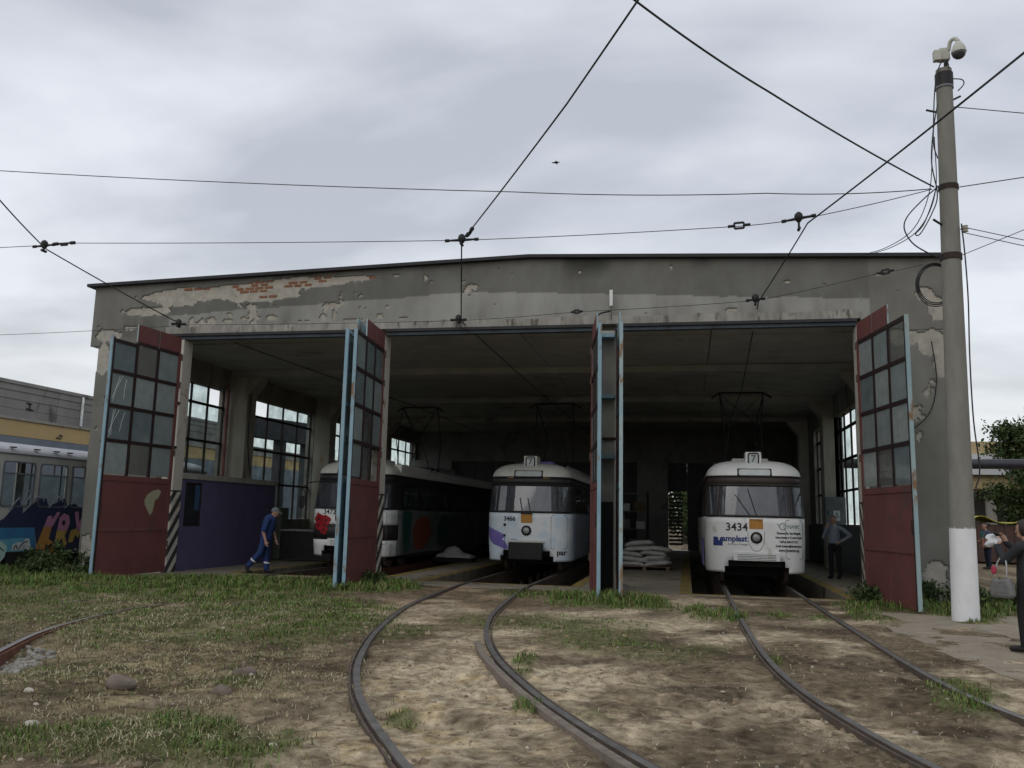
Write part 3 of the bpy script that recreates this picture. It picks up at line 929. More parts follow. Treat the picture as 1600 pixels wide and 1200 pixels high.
def gate_leaf(hinge, edge, inside, seed, edge_mat, patch=False, thin=False, z0=.04, bent=0.0):
    """inside: +1/-1, which side of hinge->edge (left = +1) the red face looks to"""
    rs = random.Random(seed)
    h, e = Vector((*hinge, 0)), Vector((*edge, 0))
    w = (e - h).length
    u = (e - h) / w
    nrm = Vector((-u.y, u.x, 0)) * inside
    Z = Vector((0, 0, 1))

    def P(a, n, z):
        return h + u * a + nrm * n + Z * z

    T = .028

    def blk(m, a0, a1, za, zb, n0=-T, n1=T, mi=(0, 0, 1, 0, 0, 0)):
        p = [P(a0, n1, za), P(a1, n1, za), P(a1, n0, za), P(a0, n0, za), P(a0, n1, zb), P(a1, n1, zb), P(a1, n0, zb), P(a0, n0, zb)]
        # faces: bottom, top, inside(n1), end(a1), outside(n0), hinge end
        if inside > 0:
            p = [p[i] for i in (3, 2, 1, 0, 7, 6, 5, 4)]
            m.hexa(p, [mi[0], mi[0], mi[4], mi[3], mi[2], mi[3]])
        else:
            m.hexa(p, [mi[0], mi[0], mi[2], mi[3], mi[4], mi[3]])

    RB = (0, 0, 0, 0, 1, 0)        # red inside, blue outside
    DK = (2, 2, 2, 2, 1, 2)
    fr = MB()
    blk(fr, 0, .09, z0, 5.40, mi=RB)
    blk(fr, w - .07, w, z0, 5.36, mi=(2, 2, 2, 2, 1, 2))
    blk(fr, .09, w - .07, z0, z0 + .09, mi=RB)
    blk(fr, .09, w - .07, 2.14, ROWS[0], mi=RB)
    blk(fr, .09, w - .07, 1.03, 1.07, n0=.0, n1=T + .006, mi=RB)
    c1 = [.09, .09 + (w - .16) / 3, .09 + 2 * (w - .16) / 3, w - .07]
    for k in (1, 2):
        blk(fr, c1[k] - .036, c1[k] + .036, ROWS[0] + .001, 5.36, n0=-T + .004, n1=T - .003, mi=DK)
    for k, z in enumerate(ROWS[1:]):
        d = bent if k == 3 else 0
        for q in range(3):
            blk(fr, c1[q] + (.0361 if q else .001), c1[q + 1] - (.0361 if q < 2 else .001), z - .04 - d * (q == 2), z + .04 - d * (q == 2), n0=-T + .006, n1=T - .005, mi=DK)
    leaf = fr.build("gate_leaf", [M["red"], M["blue"], M["maroon"]], D)
    # lower sheets
    for a0, a1 in ((.091, w / 2 - .012), (w / 2 + .012, w - .071)):
        for za, zb in ((z0 + .091, 1.026), (1.072, 2.138)):
            m = MB()
            blk(m, a0, a1, za, zb, n0=-.012, n1=.010, mi=(0, 0, 0, 0, 1, 0))
            m.build("steel_sheet", [M["red"], M["blue"]], leaf)
    m = MB()
    blk(m, w / 2 - .011, w / 2 + .011, z0 + .091, 2.138, n0=-.02, n1=.022, mi=(0, 0, 0, 0, 1, 0))
    m.build("middle_rib", [M["red"], M["blue"]], leaf)
    # top sheets above the two panes next to the hinge
    for a0, a1 in ((.02, c1[1] - .005), (c1[1] + .005, c1[2] + .02)):
        m = MB()
        blk(m, a0, a1, 5.402, 5.80, n0=-.015, n1=.015, mi=(0, 0, 0, 3, 3, 3))
        m.build("top_sheet", [M["red"], M["blue"], M["maroon"], M["bluepale"]], leaf)
    # panes
    for r in range(4):
        for q in range(3):
            x = rs.random()
            gm = M["gateglass"] if x < .42 else M["gateglass_dim"] if x < .62 else M["gateglass_pale"] if x < .8 else M["gateglass_clear"]
            if x > .95:
                continue
            m = MB()
            blk(m, c1[q] + .003 + (.036 if q else 0), c1[q + 1] - .003 - (.036 if q < 2 else 0), ROWS[r] + .042, ROWS[r + 1] - .042 - (bent if (r == 3 and q == 2) else 0), n0=-.004, n1=.004, mi=(0,) * 6)
            m.build("pane", gm, leaf)
    # painted free edge
    m = MB()
    m.obox(P(w + .013, 0, (z0 + 5.40) / 2), u * .0125, nrm * .036, Z * ((5.40 - z0) / 2))
    m.build("edge_strip", edge_mat, leaf)
    m = MB()
    m.obox(P(w - .035, T + .022, 1.5), u * .012, nrm * .02, Z * .13)
    m.build("handle", M["winbar"], leaf)
    for z in (.7, 2.9, 4.6, 5.3):
        m = MB()
        c = P(-.02, .03, z)
        m.tube([c - Z * .08, c + Z * .08], .022, 8)
        m.build("hinge", M["rust"], leaf)
    if patch:
        for k_, (a_, z_, b_, y_) in enumerate(((w - .14, 3.98, w - .42, 4.52), (w - .16, 3.9, w - .33, 4.5), (w - .50, 4.0, w - .55, 4.45), (w - .12, 3.2, w - .40, 3.74), (w - .14, 3.1, w - .28, 3.75), (w - .46, 3.25, w - .58, 3.7), (w - .2, 3.15, w - .22, 3.72))):
            m = MB()
            m.tube([P(a_, .0065, z_), P((a_ + b_) / 2 + .02, .0065, (z_ + y_) / 2), P(b_, .0065, y_)], .0045, 4)
            m.build("scratch", M["polewhite"], leaf)
        m = MB()
        pts = [(.52, 1.44), (.60, 1.38), (.70, 1.50), (.80, 1.63), (.82, 1.74), (.74, 1.86), (.55, 1.96), (.36, 2.00), (.27, 1.95), (.32, 1.84), (.38, 1.76), (.45, 1.76), (.48, 1.62)]
        m.prism([P(a + .06, .0125, z) for a, z in pts], nrm * .002)
        m.build("bare_patch", mat("bare_putty", (.36, .36, .24), (.30, .30, .2), rough=.9), leaf)
    return leaf


gate_leaf((-12.44, 19.14), (-12.65, 16.80), 1, 1, M["blue"], patch=True, bent=.07)
gate_leaf((-7.06, 19.14), (-6.84, 16.80), 1, 2, M["blue"])
gate_leaf((-7.34, 19.14), (-7.01, 16.74), -1, 3, M["blue"])
gate_leaf((-2.08, 19.14), (-1.68, 16.80), -1, 4, M["blue"])
gate_leaf((-1.50, 19.14), (-1.25, 16.72), 1, 5, M["bluepale"])
gate_leaf((3.60, 19.14), (4.00, 16.66), -1, 6, M["bluepale"])
# ------------------------------------------------------------------ lettering
def text_polys(body, size, thick=0.0, spacing=1.0):
    cu = bpy.data.curves.new("lettering", "FONT")
    cu.body, cu.size, cu.offset = body, size, thick
    cu.space_character = spacing
    cu.align_x, cu.align_y = "CENTER", "CENTER"
    cu.resolution_u = 3
    ob = bpy.data.objects.new("lettering", cu)
    COL.objects.link(ob)
    me = bpy.data.meshes.new_from_object(ob.evaluated_get(bpy.context.evaluated_depsgraph_get()))
    v = [tuple(p.co) for p in me.vertices]
    f = [tuple(p.vertices) for p in me.polygons]
    bpy.data.objects.remove(ob)
    bpy.data.curves.remove(cu)
    bpy.data.meshes.remove(me)
    return v, f


def paint(name, c, rough=.35, dirt=.12, c3=None):
    return mat(name, c, tuple(x * (1 - dirt) for x in c), scale=1.6, rough=rough, spec=.4, c3=c3 or (c[0] * .66, c[1] * .63, c[2] * .56), s3=2.4, t3=.6, stretch=(1, 1, .35))


M["white"] = paint("tram_white", (.84, .86, .85))
M["cream"] = paint("tram_cream_roof", (.66, .66, .60))
M["icy"] = mat("tram_pale_blue", (.70, .77, .82), (.52, .66, .77), scale=1.5, rough=.35, spec=.4, c3=(.78, .80, .82), s3=1.1, t3=.5)
M["darkband"] = mat("tram_dark_band", (.035, .032, .033), (.026, .024, .025), rough=.45, spec=.4)
M["brownband"] = mat("tram_brown_band", (.07, .055, .05), (.05, .042, .04), rough=.5, spec=.3)
M["under"] = mat("underframe", (.018, .017, .016), (.012, .012, .012), rough=.9)
M["tramglass"] = glass_mat("tram_windscreen", (.55, .6, .63), (.085, .092, .11), .34, rough=.04, dscale=1.3, ior=1.9)
M["tramside"] = glass_mat("tram_side_glass", (.4, .43, .45), (.05, .055, .06), .45, rough=.06)
M["orange"] = mat("orange_plate", (.50, .24, .04), (.42, .2, .04), rough=.5)
M["panel_lit"] = mat("pale_sign_glass", (.58, .63, .62), (.5, .55, .55), rough=.2, scale=5)
M["ink"] = mat("black_ink", (.02, .02, .022), (.018, .018, .02), rough=.5)
M["inkblue"] = mat("blue_ink", (.035, .06, .22), (.03, .05, .18), rough=.5)
M["inkgrey"] = mat("grey_ink", (.14, .16, .17), (.12, .13, .14), rough=.5)
M["inkteal"] = mat("teal_ink", (.06, .2, .22), (.05, .16, .18), rough=.5)
M["violet"] = mat("violet_print", (.16, .13, .42), (.22, .17, .46), scale=3, rough=.4)
M["poppy"] = mat("poppy_red", (.42, .025, .03), (.25, .012, .018), scale=6, rough=.45)
M["leafgreen"] = mat("print_green", (.02, .10, .075), (.015, .06, .05), scale=4, rough=.45)
M["tomato"] = mat("print_orange", (.26, .075, .03), (.16, .05, .03), scale=5, rough=.45)
M["lens"] = mat("lamp_glass", (.35, .36, .36), (.22, .22, .22), scale=9, rough=.12, spec=.8)
M["lamp_on"] = mat("lamp_white_glass", (.8, .78, .7), (.7, .68, .6), rough=.2)
M["seat"] = mat("seat_cloth", (.06, .05, .07), (.04, .035, .05), rough=.9)
M["paper"] = mat("white_paper", (.72, .73, .73), (.62, .63, .63), scale=4, rough=.9)

TW, TD, TP = 1.165, .85, 3.3


def t_w(z):
    if z < 1.0:
        return TW * (.972 + .028 * max(0, (z - .36)) / .64)
    if z < 1.64:
        return TW
    return TW * (1 - .05 * (z - 1.64) / .96)


def t_sb(z):
    return .05 * (max(0, 1.1 - z) / .75) ** 2 if z < 1.64 else .15 * (z - 1.64) / .96


def t_front(x, z, off=0.0):
    """a point on the tram's front (local: x sideways, y backwards, z up), pushed out by off"""
    w = t_w(z)
    xn = min(1.0, abs(x) / w)
    y = t_sb(z) + TD * (1 - (1 - xn ** TP) ** (1 / TP))
    # outward normal in plan
    dy = TD * (1 - min(xn, .985) ** TP) ** (1 / TP - 1) * min(xn, .985) ** (TP - 1) / w
    nx, ny_ = dy, -1.0
    l = math.hypot(nx, ny_)
    s = 1 if x >= 0 else -1
    return (x + s * nx / l * off, y + ny_ / l * off, z)


def front_patch(m, T, x0, x1, z0, z1, off, nx=6, nz=2, mi=0, thick=.004):
    P = [[Vector(t_front(x0 + (x1 - x0) * i / nx, z0 + (z1 - z0) * j / nz, off)) + T for j in range(nz + 1)] for i in range(nx + 1)]
    m.grid([[list(q) for q in r] for r in P], mi)


def inside(p, poly):
    x, z = p
    c = False
    j = len(poly) - 1
    for i in range(len(poly)):
        (xi, zi), (xj, zj) = poly[i], poly[j]
        if (zi > z) != (zj > z) and x < (xj - xi) * (z - zi) / (zj - zi) + xi:
            c = not c
        j = i
    return c


def front_poly(m, T, pts, off, mi=0, n=34):
    """flat print or plate: polygon in (x, z), draped on the curved front"""
    x0, x1 = min(p[0] for p in pts), max(p[0] for p in pts)
    z0, z1 = min(p[1] for p in pts), max(p[1] for p in pts)
    P = [[list(Vector(t_front(x0 + (x1 - x0) * i / n, z0 + (z1 - z0) * j / n, off)) + T) for j in range(n + 1)] for i in range(n + 1)]
    m.grid(P, mi, lambda i, j: inside((x0 + (x1 - x0) * (i + .5) / n, z0 + (z1 - z0) * (j + .5) / n), pts))


def front_text(name, body, x, z, size, material, root, T, thick=0.0, off=.006, sx=1.0, spacing=1.0):
    v, f = text_polys(body, size, thick, spacing)
    m = MB()
    m.add([Vector(t_front(x + p[0] * sx, z + p[1], off)) + T for p in v], f)
    return m.build(name, material, root)


def front_line(m, T, pts, r=.006, off=.003):
    m.tube([Vector(t_front(x, z, off)) + T for x, z in pts], r, 5)


def rrect(x0, x1, z0, z1, r, n=5):
    out = []
    for cx, cz, a0 in ((x1 - r, z1 - r, 0), (x0 + r, z1 - r, 90), (x0 + r, z0 + r, 180), (x1 - r, z0 + r, 270)):
        for k in range(n + 1):
            a = R(a0 + 90 * k / n)
            out.append((cx + r * math.cos(a), cz + r * math.sin(a)))
    return out


def sign_ring(m, T, pts, y, w, dpt, mi=0):
    """raised rim along a closed outline (x, z) in the plane y"""
    n = len(pts)
    cx = sum(p[0] for p in pts) / n
    cz = sum(p[1] for p in pts) / n
    inn = []
    for x, z in pts:
        d = Vector((cx - x, 0, cz - z))
        d.normalize()
        inn.append((x + d.x * w, z + d.z * w))
    for i in range(n):
        j = (i + 1) % n
        a, b, c, d = pts[i], pts[j], inn[j], inn[i]
        m.hexa([Vector((q[0], y, q[1])) + T for q in (a, b, c, d)] + [Vector((q[0], y - dpt, q[1])) + T for q in (a, b, c, d)], mi)


def tram(X, Y, label, length, body_m, low_m, roof_m, band_m, grille=True, cover=False, panto_y=5.0, low_split=None, side_m=None):
    root = thing("tram", label, "tram", (X, Y, 0), "old trams parked in the depot bays")
    T = Vector((X, Y, 0))
    ss = [0, .25, .46, .56, .64, .7, .715, .735, .78, .84, .90, .95, .978, .99, 1.0]
    xn = [-s for s in ss[::-1]][:-1] + ss

    def ring(z, sc=1.0, sb=0.0):
        w = t_w(z)
        out = []
        for s in xn:
            y = t_sb(z) + TD * (1 - (1 - abs(s) ** TP) ** (1 / TP))
            out.append((s * w * sc, y + sb))
        ys = [TD + .15]
        y = TD + .55
        while y < length - .6:
            ys += [y, y + 1.32]
            y += 1.47
        ys = [q for q in ys if q < length - .2] + [length]
        left = [(-w * sc, q + t_sb(z) + sb) for q in ys[::-1]]
        right = [(w * sc, q + t_sb(z) + sb) for q in ys]
        return left + out + right, len(ys)

    def shell(name, zs, material, cut=None, mats=None, mi=None, rear=True):
        m = MB()
        rings = []
        for z in zs:
            r, k = ring(z)
            rings.append([Vector((q[0], q[1], z)) + T for q in r])
        nxt = len(rings[0])
        P = [[list(rings[j][i]) for j in range(len(zs))] for i in range(nxt)]
        def keep(i, j):
            if cut is None:
                return True
            return not cut(i, j, k, nxt)
        m.grid(P, 0, keep)
        # rear end
        for j in range(len(zs) - 1 if rear else 0):
            m.add([rings[j][0], rings[j][-1], rings[j + 1][-1], rings[j + 1][0]], [(0, 1, 2, 3)])
        return m.build(name, mats or material, root, smooth=35, solid=-.02), k, nxt

    nf = len(xn)

    def seg_x(i, k):
        a = xn[i - k] if 0 <= i - k < nf else None
        b = xn[i + 1 - k] if 0 <= i + 1 - k < nf else None
        return None if a is None or b is None else (a + b) / 2

    def cut_low(i, j, k, nxt):
        s = seg_x(i, k)
        if s is None:
            return False
        return zl[j + 1] <= .641 and abs(s) < .56 or zl[j + 1] <= .501 and abs(s) < .64

    zl = [.36, .42, .50, .64, .8, .95, 1.1, 1.3, 1.5, 1.64]
    if low_split:
        zl = sorted(set([.36, .42, .50, .64, 1.30, 1.5, 1.64] + list(low_split)))
        lows = [z for z in zl if z <= low_split[0] + 1e-6]
        mids = [z for z in zl if low_split[0] - 1e-6 <= z <= low_split[1] + 1e-6]
        tops = [z for z in zl if z >= low_split[1] - 1e-6]
        zl_all = zl
        zl = lows
        shell("skirt", lows, body_m, lambda i, j, k, n_: cut_low(i, j, k, n_) or not (k - 1 <= i <= k + nf - 1), rear=False)
        zl = mids
        shell("dark_belt", mids, low_m, lambda i, j, k, n_: not (k - 1 <= i <= k + nf - 1), rear=False)
        fr_ = lambda i, j, k, n_: not (k - 1 <= i <= k + nf - 1)
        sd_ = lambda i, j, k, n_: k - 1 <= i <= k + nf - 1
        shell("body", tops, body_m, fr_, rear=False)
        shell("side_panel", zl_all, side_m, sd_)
    else:
        shell("body", zl, body_m, lambda i, j, k, n_: cut_low(i, j, k, n_) or (side_m is not None and not (k - 1 <= i <= k + nf - 1)), rear=side_m is None)
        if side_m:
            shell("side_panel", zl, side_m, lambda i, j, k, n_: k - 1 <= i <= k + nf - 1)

    zb = [1.64, 1.69, 2.36, 2.42, 2.60]

    def cut_band(i, j, k, nxt):
        if j != 1:
            return False
        s = seg_x(i, k)
        if s is None:
            q = i - (k + nf) if i >= k + nf - 1 else k - 1 - i
            q = (i - (k + nf - 1)) if i >= k + nf - 1 else (k - 1 - i)
            return q >= 2 and q % 2 == 0
        return abs(s) < .70 or .735 < abs(s) < .95

    shell("window_band", zb[:4], band_m, cut_band)
    shell("upper_band", [2.42, 2.52, 2.60], band_m, None)
    # roof dome
    m = MB()
    rows = []
    for kk in range(9):
        a = R(90 * kk / 8)
        z = 2.60 + .42 * math.sin(a)
        sc = max(.02, math.cos(a)) ** .62
        r, k = ring(2.60)
        cyc = TD + .9
        row = []
        for q in r:
            yy = q[1]
            if yy < cyc:
                yy = cyc - (cyc - yy) * (.35 + .65 * sc)
            row.append([q[0] * (.12 + .88 * sc) * 1.012 + X, yy - .012 * (kk < 6) + Y, z])
        rows.append(row)
    P = [[rows[j][i] for j in range(9)] for i in range(len(rows[0]))]
    m.grid(P)
    nr = len(rows[0])
    for j in range(8):
        m.add([rows[j][0], rows[j][-1], rows[j + 1][-1], rows[j + 1][0]], [(0, 1, 2, 3)])
    for i in range(nr // 2):
        a, b, c, d = rows[8][i], rows[8][i + 1], rows[8][nr - 2 - i], rows[8][nr - 1 - i]
        m.add([a, b, c, d], [(0, 1, 2, 3)])
    roof = m.build("roof", roof_m, root, smooth=50)
    # gutter line and roof fittings
    m = MB()
    r, k = ring(2.60)
    m.tube([Vector((q[0] * 1.01, q[1] - .012, 2.605)) + T for q in r], .018, 6)
    m.build("gutter", band_m, roof)
    for s in (-1, 1):
        for q in range(14):
            m = MB()
            yq = 1.7 + q * .62
            if yq > length - .4:
                break
            m.box(X + s * .86 - .03, X + s * .86 + .03, Y + yq, Y + yq + .12, 2.86, 3.0)
            m.build("roof_clip", M["steelgrey"], roof)
    MB().box(X - .45, X + .45, Y + 1.55, Y + 2.6, 2.99, 3.12).build("roof_box", M["violet"] if cover else M["cream"], roof, bevel=.04)
    MB().box(X - .5, X + .5, Y + 7.0, Y + 9.4, 2.99, 3.2).build("resistor_box", M["steelgrey"], roof, bevel=.03)
    # glass
    for a, b, nm in ((-.70, .70, "windscreen"), (.735, .95, "corner_pane"), (-.95, -.735, "corner_pane")):
        m = MB()
        P = []
        for i in range(9):
            s = a + (b - a) * i / 8
            P.append([list(Vector(t_front(s * t_w(z), z, -.008)) + T) for z in (1.685, 1.9, 2.15, 2.365)])
        m.grid(P)
        m.build(nm, M["tramglass"], root, smooth=40)
    r0, k = ring(1.69)
    r1, k = ring(2.36)
    for side in (0, 1):
        for q in range(2, k - 1, 2):
            i = (k + nf - 1 + q) if side else (k - 1 - q)
            m = MB()
            a0, b0 = r0[i], r0[i + 1]
            a1, b1 = r1[i], r1[i + 1]
            sh = -.008 if side else .008
            m.add([Vector((a0[0] + sh, a0[1], 1.69)) + T, Vector((b0[0] + sh, b0[1], 1.69)) + T, Vector((b1[0] + sh, b1[1], 2.36)) + T, Vector((a1[0] + sh, a1[1], 2.36)) + T], [(0, 1, 2, 3)])
            m.build("side_pane", M["tramside"], root)
    # rubber sill and brow
    for z, rr in ((1.655, .022), (2.385, .016)):
        m = MB()
        m.tube([Vector(t_front(s * t_w(z) * .995, z, .002)) + T for s in np.linspace(-.97, .97, 40)], rr, 6)
        m.build("window_rubber", M["black"], root, smooth=60)
    # floor, cab and seats inside
    MB().box(X - 1.05, X + 1.05, Y + .75, Y + length - .1, .74, .8).build("floor_pan", M["under"], root)
    MB().box(X - .8, X + .8, Y + .45, Y + .8, .9, 1.58).build("dashboard", M["darkband"], root, bevel=.03)
    MB().box(X - .25, X + .25, Y + 1.25, Y + 1.4, 1.0, 2.0).build("driver_seat", M["seat"], root, bevel=.04)
    for q in range(5):
        for s in (-1, 1):
            MB().box(X + s * .6 - .35, X + s * .6 + .35, Y + 2.4 + q * 1.7, Y + 2.5 + q * 1.7, .8, 1.75).build("seat_back", M["seat"], root, bevel=.03)
    # underframe, bogies
    m = MB()
    m.box(X - .95, X + .95, Y + .55, Y + length - .3, .46, .73)
    m.box(X - .6, X + .6, Y + .22, Y + .55, .50, .66)
    m.build("underframe", M["under"], root)
    for by in (1.9, length - 2.4):
        m = MB()
        m.box(X - .85, X + .85, Y + by - .8, Y + by + .9, .24, .44)
        bg = m.build("bogie", M["under"], root)
        for s in (-1, 1):
            for d in (-.55, .65):
                w = MB()
                w.lathe([(.05, -.06), (.30, -.06), (.33, -.045), (.33, .05), (.29, .06), (.05, .06)], (X + s * .76, Y + by + d, .33 + .03), 20, axis="x")
                w.build("wheel", M["rust"], bg, smooth=40)
    # route number box, destination glass
    m = MB()
    m.box(X - .185, X + .185, Y + .42, Y + .95, 2.87, 3.20)
    nb = m.build("route_box", roof_m, root, bevel=.015)
    m = MB()
    sign_ring(m, T, rrect(-.135, .135, 2.885, 3.185, .07), .42, .036, .014)
    m.build("route_rim", M["black"], nb)
    m = MB()
    m.add([Vector((x, .414, z)) + T for x, z in rrect(-.10, .10, 2.92, 3.15, .04)], [tuple(range(24))])
    m.build("route_glass", M["panel_lit"], nb)
    v, f = text_polys("7", .23, .006)
    MB().add([Vector((p[0], .408, 3.035 + p[1])) + T for p in v], f).build("route_number", M["inkgrey"], nb)
    m = MB()
    m.hexa([Vector(q) + T for q in [(-.40, .12, 2.60), (.40, .12, 2.60), (.40, .5, 2.60), (-.40, .5, 2.60), (-.40, .20, 2.79), (.40, .20, 2.79), (.40, .7, 2.79), (-.40, .7, 2.79)]])
    db = m.build("destination_box", M["black"], root, bevel=.02)
    m = MB()
    m.add([Vector((x, .12 + .08 * (z - 2.6) / .19 - .006, z)) + T for x, z in rrect(-.36, .36, 2.625, 2.768, .04)], [tuple(range(24))])
    m.build("destination_glass", M["panel_lit"], db)
    # orange plate and headlamp
    m = MB()
    front_patch(m, T, -.155, .155, 1.37, 1.60, .008, 2, 1)
    m.build("orange_plate", M["orange"], root)
    c = Vector(t_front(0, 1.17, 0)) + T
    m = MB()
    m.lathe([(.135, -.02), (.135, .03), (.12, .045), (.095, .05), (.09, .03)], tuple(c), 28, axis="y")
    hl = m.build("headlamp", M["black"], root, smooth=40)
    m = MB()
    m.lathe([(.092, .02), (.085, .036), (.055, .048), (.01, .052)], tuple(c), 24, axis="y")
    m.build("lamp_lens", M["lens"], hl, smooth=60)
    # hatch outline on the corner
    m = MB()
    front_line(m, T, rrect(.66, 1.06, .70, 1.585, .06) + [rrect(.66, 1.06, .70, 1.585, .06)[0]], .006)
    m.build("hatch_seam", M["inkgrey"], root)
    # pantograph with its contact strip
    pg = MB()
    zb0, zt = 3.05, 5.22
    py0 = Y + panto_y
    for s in (-1, 1):
        pg.tube([(X + s * .55, py0 - .5, zb0), (X + s * .42, py0 - 1.25, 4.1), (X + s * .62, py0, zt)], .018, 6)
        pg.tube([(X + s * .55, py0 + .5, zb0), (X + s * .42, py0 + 1.25, 4.1), (X + s * .62, py0, zt)], .018, 6)
        pg.tube([(X + s * .62, py0, zt), (X - s * .42, py0 - 1.25, 4.1)], .01, 5)
    pg.box(X - .6, X + .6, py0 - .55, py0 + .55, 3.02, 3.1)
    pn = pg.build("pantograph", M["wire"], root)
    m = MB()
    m.tube([(X - .85, py0, zt - .12), (X - .62, py0, zt + .02), (X + .62, py0, zt + .02), (X + .85, py0, zt - .12)], .035, 6)
    m.build("contact_strip", M["wire"], pn)
    if grille:
        m = MB()
        front_patch(m, T, -.52, .52, .64, .83, .03, 8, 2)
        front_patch(m, T, -.52, .52, .83, .835, .03, 8, 1)
        g = m.build("bumper_panel", body_m, root, solid=-.03)
        for q in range(4):
            m = MB()
            m.tube([Vector(t_front(x, .665 + q * .037, .033)) + T for x in np.linspace(-.43, .43, 8)], .006, 5)
            m.build("grille_slat", M["inkgrey"], g)
    if cover:
        MB().box(X - .46, X + .46, Y - .16, Y + .1, .40, .86).build("coupler_cover", M["black"], root, bevel=.03)
        m = MB()
        front_patch(m, T, -.5, .5, .86, .91, .05, 8, 1)
        m.build("bumper_lip", roof_m, root, solid=-.04)
    return root, T


# --- tram 3434
t3, T3 = tram(1.57, 21.05, "white tram numbered 3434 with advertising beside its headlamp", 14.0, M["white"], None, M["white"], M["brownband"], panto_y=4.6)
front_text("fleet_number", "3434", -.44, 1.40, .25, M["ink"], t3, T3, .004, spacing=1.02)
m = MB(); front_poly(m, T3, [(-.97, .97), (-.76, .97), (-.76, 1.17), (-.97, 1.17)], .005)
m.build("logo_square", M["inkblue"], t3)
m = MB(); front_poly(m, T3, [(-.855, 1.09), (-.825, 1.09), (-.825, 1.155), (-.80, 1.155), (-.80, 1.172), (-.88, 1.172), (-.88, 1.155), (-.855, 1.155)], .007)
m.build("logo_letter", M["white"], t3)
front_text("advert_name", "amplast", -.49, 1.135, .185, M["inkblue"], t3, T3, .007)
front_text("advert_line", "Ambient Design", -.42, 1.01, .07, M["inkgrey"], t3, T3, .0)
front_text("advert_line", ". . . . . . . . . . . . .", -.42, .945, .05, M["inkgrey"], t3, T3, .0)
front_text("advert_name", "DYNAMIC", .80, 1.43, .115, M["inkteal"], t3, T3, .0, sx=.72)
m = MB(); m.tube([Vector(t_front(.60 + .075 * math.cos(R(a)), 1.44 + .075 * math.sin(R(a)), .007)) + T3 for a in range(40, 330, 20)], .007, 5)
m.tube([Vector(t_front(x, z, .007)) + T3 for x, z in ((.47, 1.51), (.50, 1.47), (.53, 1.45))], .006, 5)
m.build("logo_swirl", M["inkteal"], t3)
for q, (body, size, sx) in enumerate((("Timisoara, Str. Ioan Mangalia", .072, .66), ("Incinta Autobazei nr. 78, sectorul Aguila", .066, .56), ("Tel/Fax: 0256-271-817", .072, .66), ("E-mail: timisoara@dynamic-sp.ro", .070, .64), ("www.dynamic-sp", .095, .72))):
    front_text("advert_line", body, .73, 1.285 - q * .098, size, M["ink"], t3, T3, .003, sx=sx)
m = MB()
front_poly(m, T3, [(-.19, 1.32), (.19, 1.32), (.175, 1.05), (.08, .88), (.04, .865), (-.04, .865), (-.08, .88), (-.175, 1.05)], .009)
m.build("lamp_shield", M["white"], t3)
m = MB()
front_line(m, T3, [(-.19, 1.32), (-.175, 1.05), (-.08, .88), (-.04, .865), (.04, .865), (.08, .88), (.175, 1.05), (.19, 1.32)], .005, .009)
m.build("shield_seam", M["inkgrey"], t3)
for a, b in (((-.12, 1.66), (-.46, 2.16)), ((.02, 1.66), (-.17, 2.30))):
    m = MB(); front_line(m, T3, [a, ((a[0] + b[0]) / 2, (a[1] + b[1]) / 2), b], .010, .02)
    m.build("wiper", M["black"], t3)
m = MB(); front_patch(m, T3, .86, 1.03, 2.20, 2.32, -.02, 4, 1); m.build("blind_and_reflection", M["paper"], t3)
m = MB(); front_patch(m, T3, .90, .98, 1.70, 2.2, -.03, 3, 1); m.build("paper_sheet", M["paper"], t3)
front_text("plate_text", "7 14 5H", 0, 1.565, .08, M["ink"], t3, T3, .0, off=.011)
MB().box(.37, .385, 22.1, 24.2, .45, 1.1).build("violet_panel", M["violet"], t3)

# --- tram 3466
t2, T2 = tram(-4.24, 23.0, "pale blue tram numbered 3466 with a black coupler cover", 14.0, M["icy"], None, M["cream"], M["darkband"], grille=False, cover=True, panto_y=4.9, side_m=mat("shade_darkened_blue_side", (.22, .26, .31), (.16, .19, .25), scale=1.2, rough=.4, c3=(.2, .18, .3), s3=.9, t3=.58))  # side panel: the hall's shade is painted into its dark blue colour
front_text("fleet_number", "3466", -.47, 1.47, .165, M["ink"], t2, T2, .005)
m = MB()
front_poly(m, T2, [(-1.12, 1.26), (-.98, 1.20), (-.82, 1.14), (-.62, 1.06), (-.60, .98), (-.68, .92), (-.58, .86), (-.50, .74), (-.56, .66), (-.74, .72), (-.92, .78), (-1.02, .88), (-1.10, 1.02)], .005)
m.build("violet_print", M["violet"], t2)
m = MB()
front_poly(m, T2, [(-.48, .88), (-.40, .95), (-.30, .95), (-.22, .90), (-.26, .84), (-.42, .80)], .005)
m.build("violet_print", mat("pale_violet_print", (.36, .38, .6), (.42, .46, .62), rough=.4), t2)
for z, rr in ((1.31, .04), (1.03, .032)):
    m = MB(); c = Vector(t_front(-.60, z, 0)) + T2
    m.lathe([(rr, -.01), (rr, .02), (rr * .6, .03)], tuple(c), 14, axis="y"); m.build("side_lamp", M["black"], t2)
m = MB(); front_line(m, T2, [(-.60, 1.0), (-.60, .8), (-.60, .6)], .006); m.build("lamp_cable", M["black"], t2)
front_text("side_lettering", "par", .93, .60, .20, M["ink"], t2, T2, .006, sx=.9)
for a, b in (((-.12, 1.66), (-.20, 2.04)), ((.10, 1.66), (.01, 2.04))):
    m = MB(); front_line(m, T2, [a, b], .011, .02); m.build("wiper", M["black"], t2)
m = MB(); front_patch(m, T2, -.16, .16, 1.60, 1.66, .02, 2, 1); m.build("wiper_box", M["black"], t2)
m = MB(); front_patch(m, T2, -.80, .80, 2.04, 2.36, -.03, 8, 1); m.build("blind_and_reflection", M["darkband"], t2)  # dark sheet standing in for the ceiling's reflection in the upper windscreen
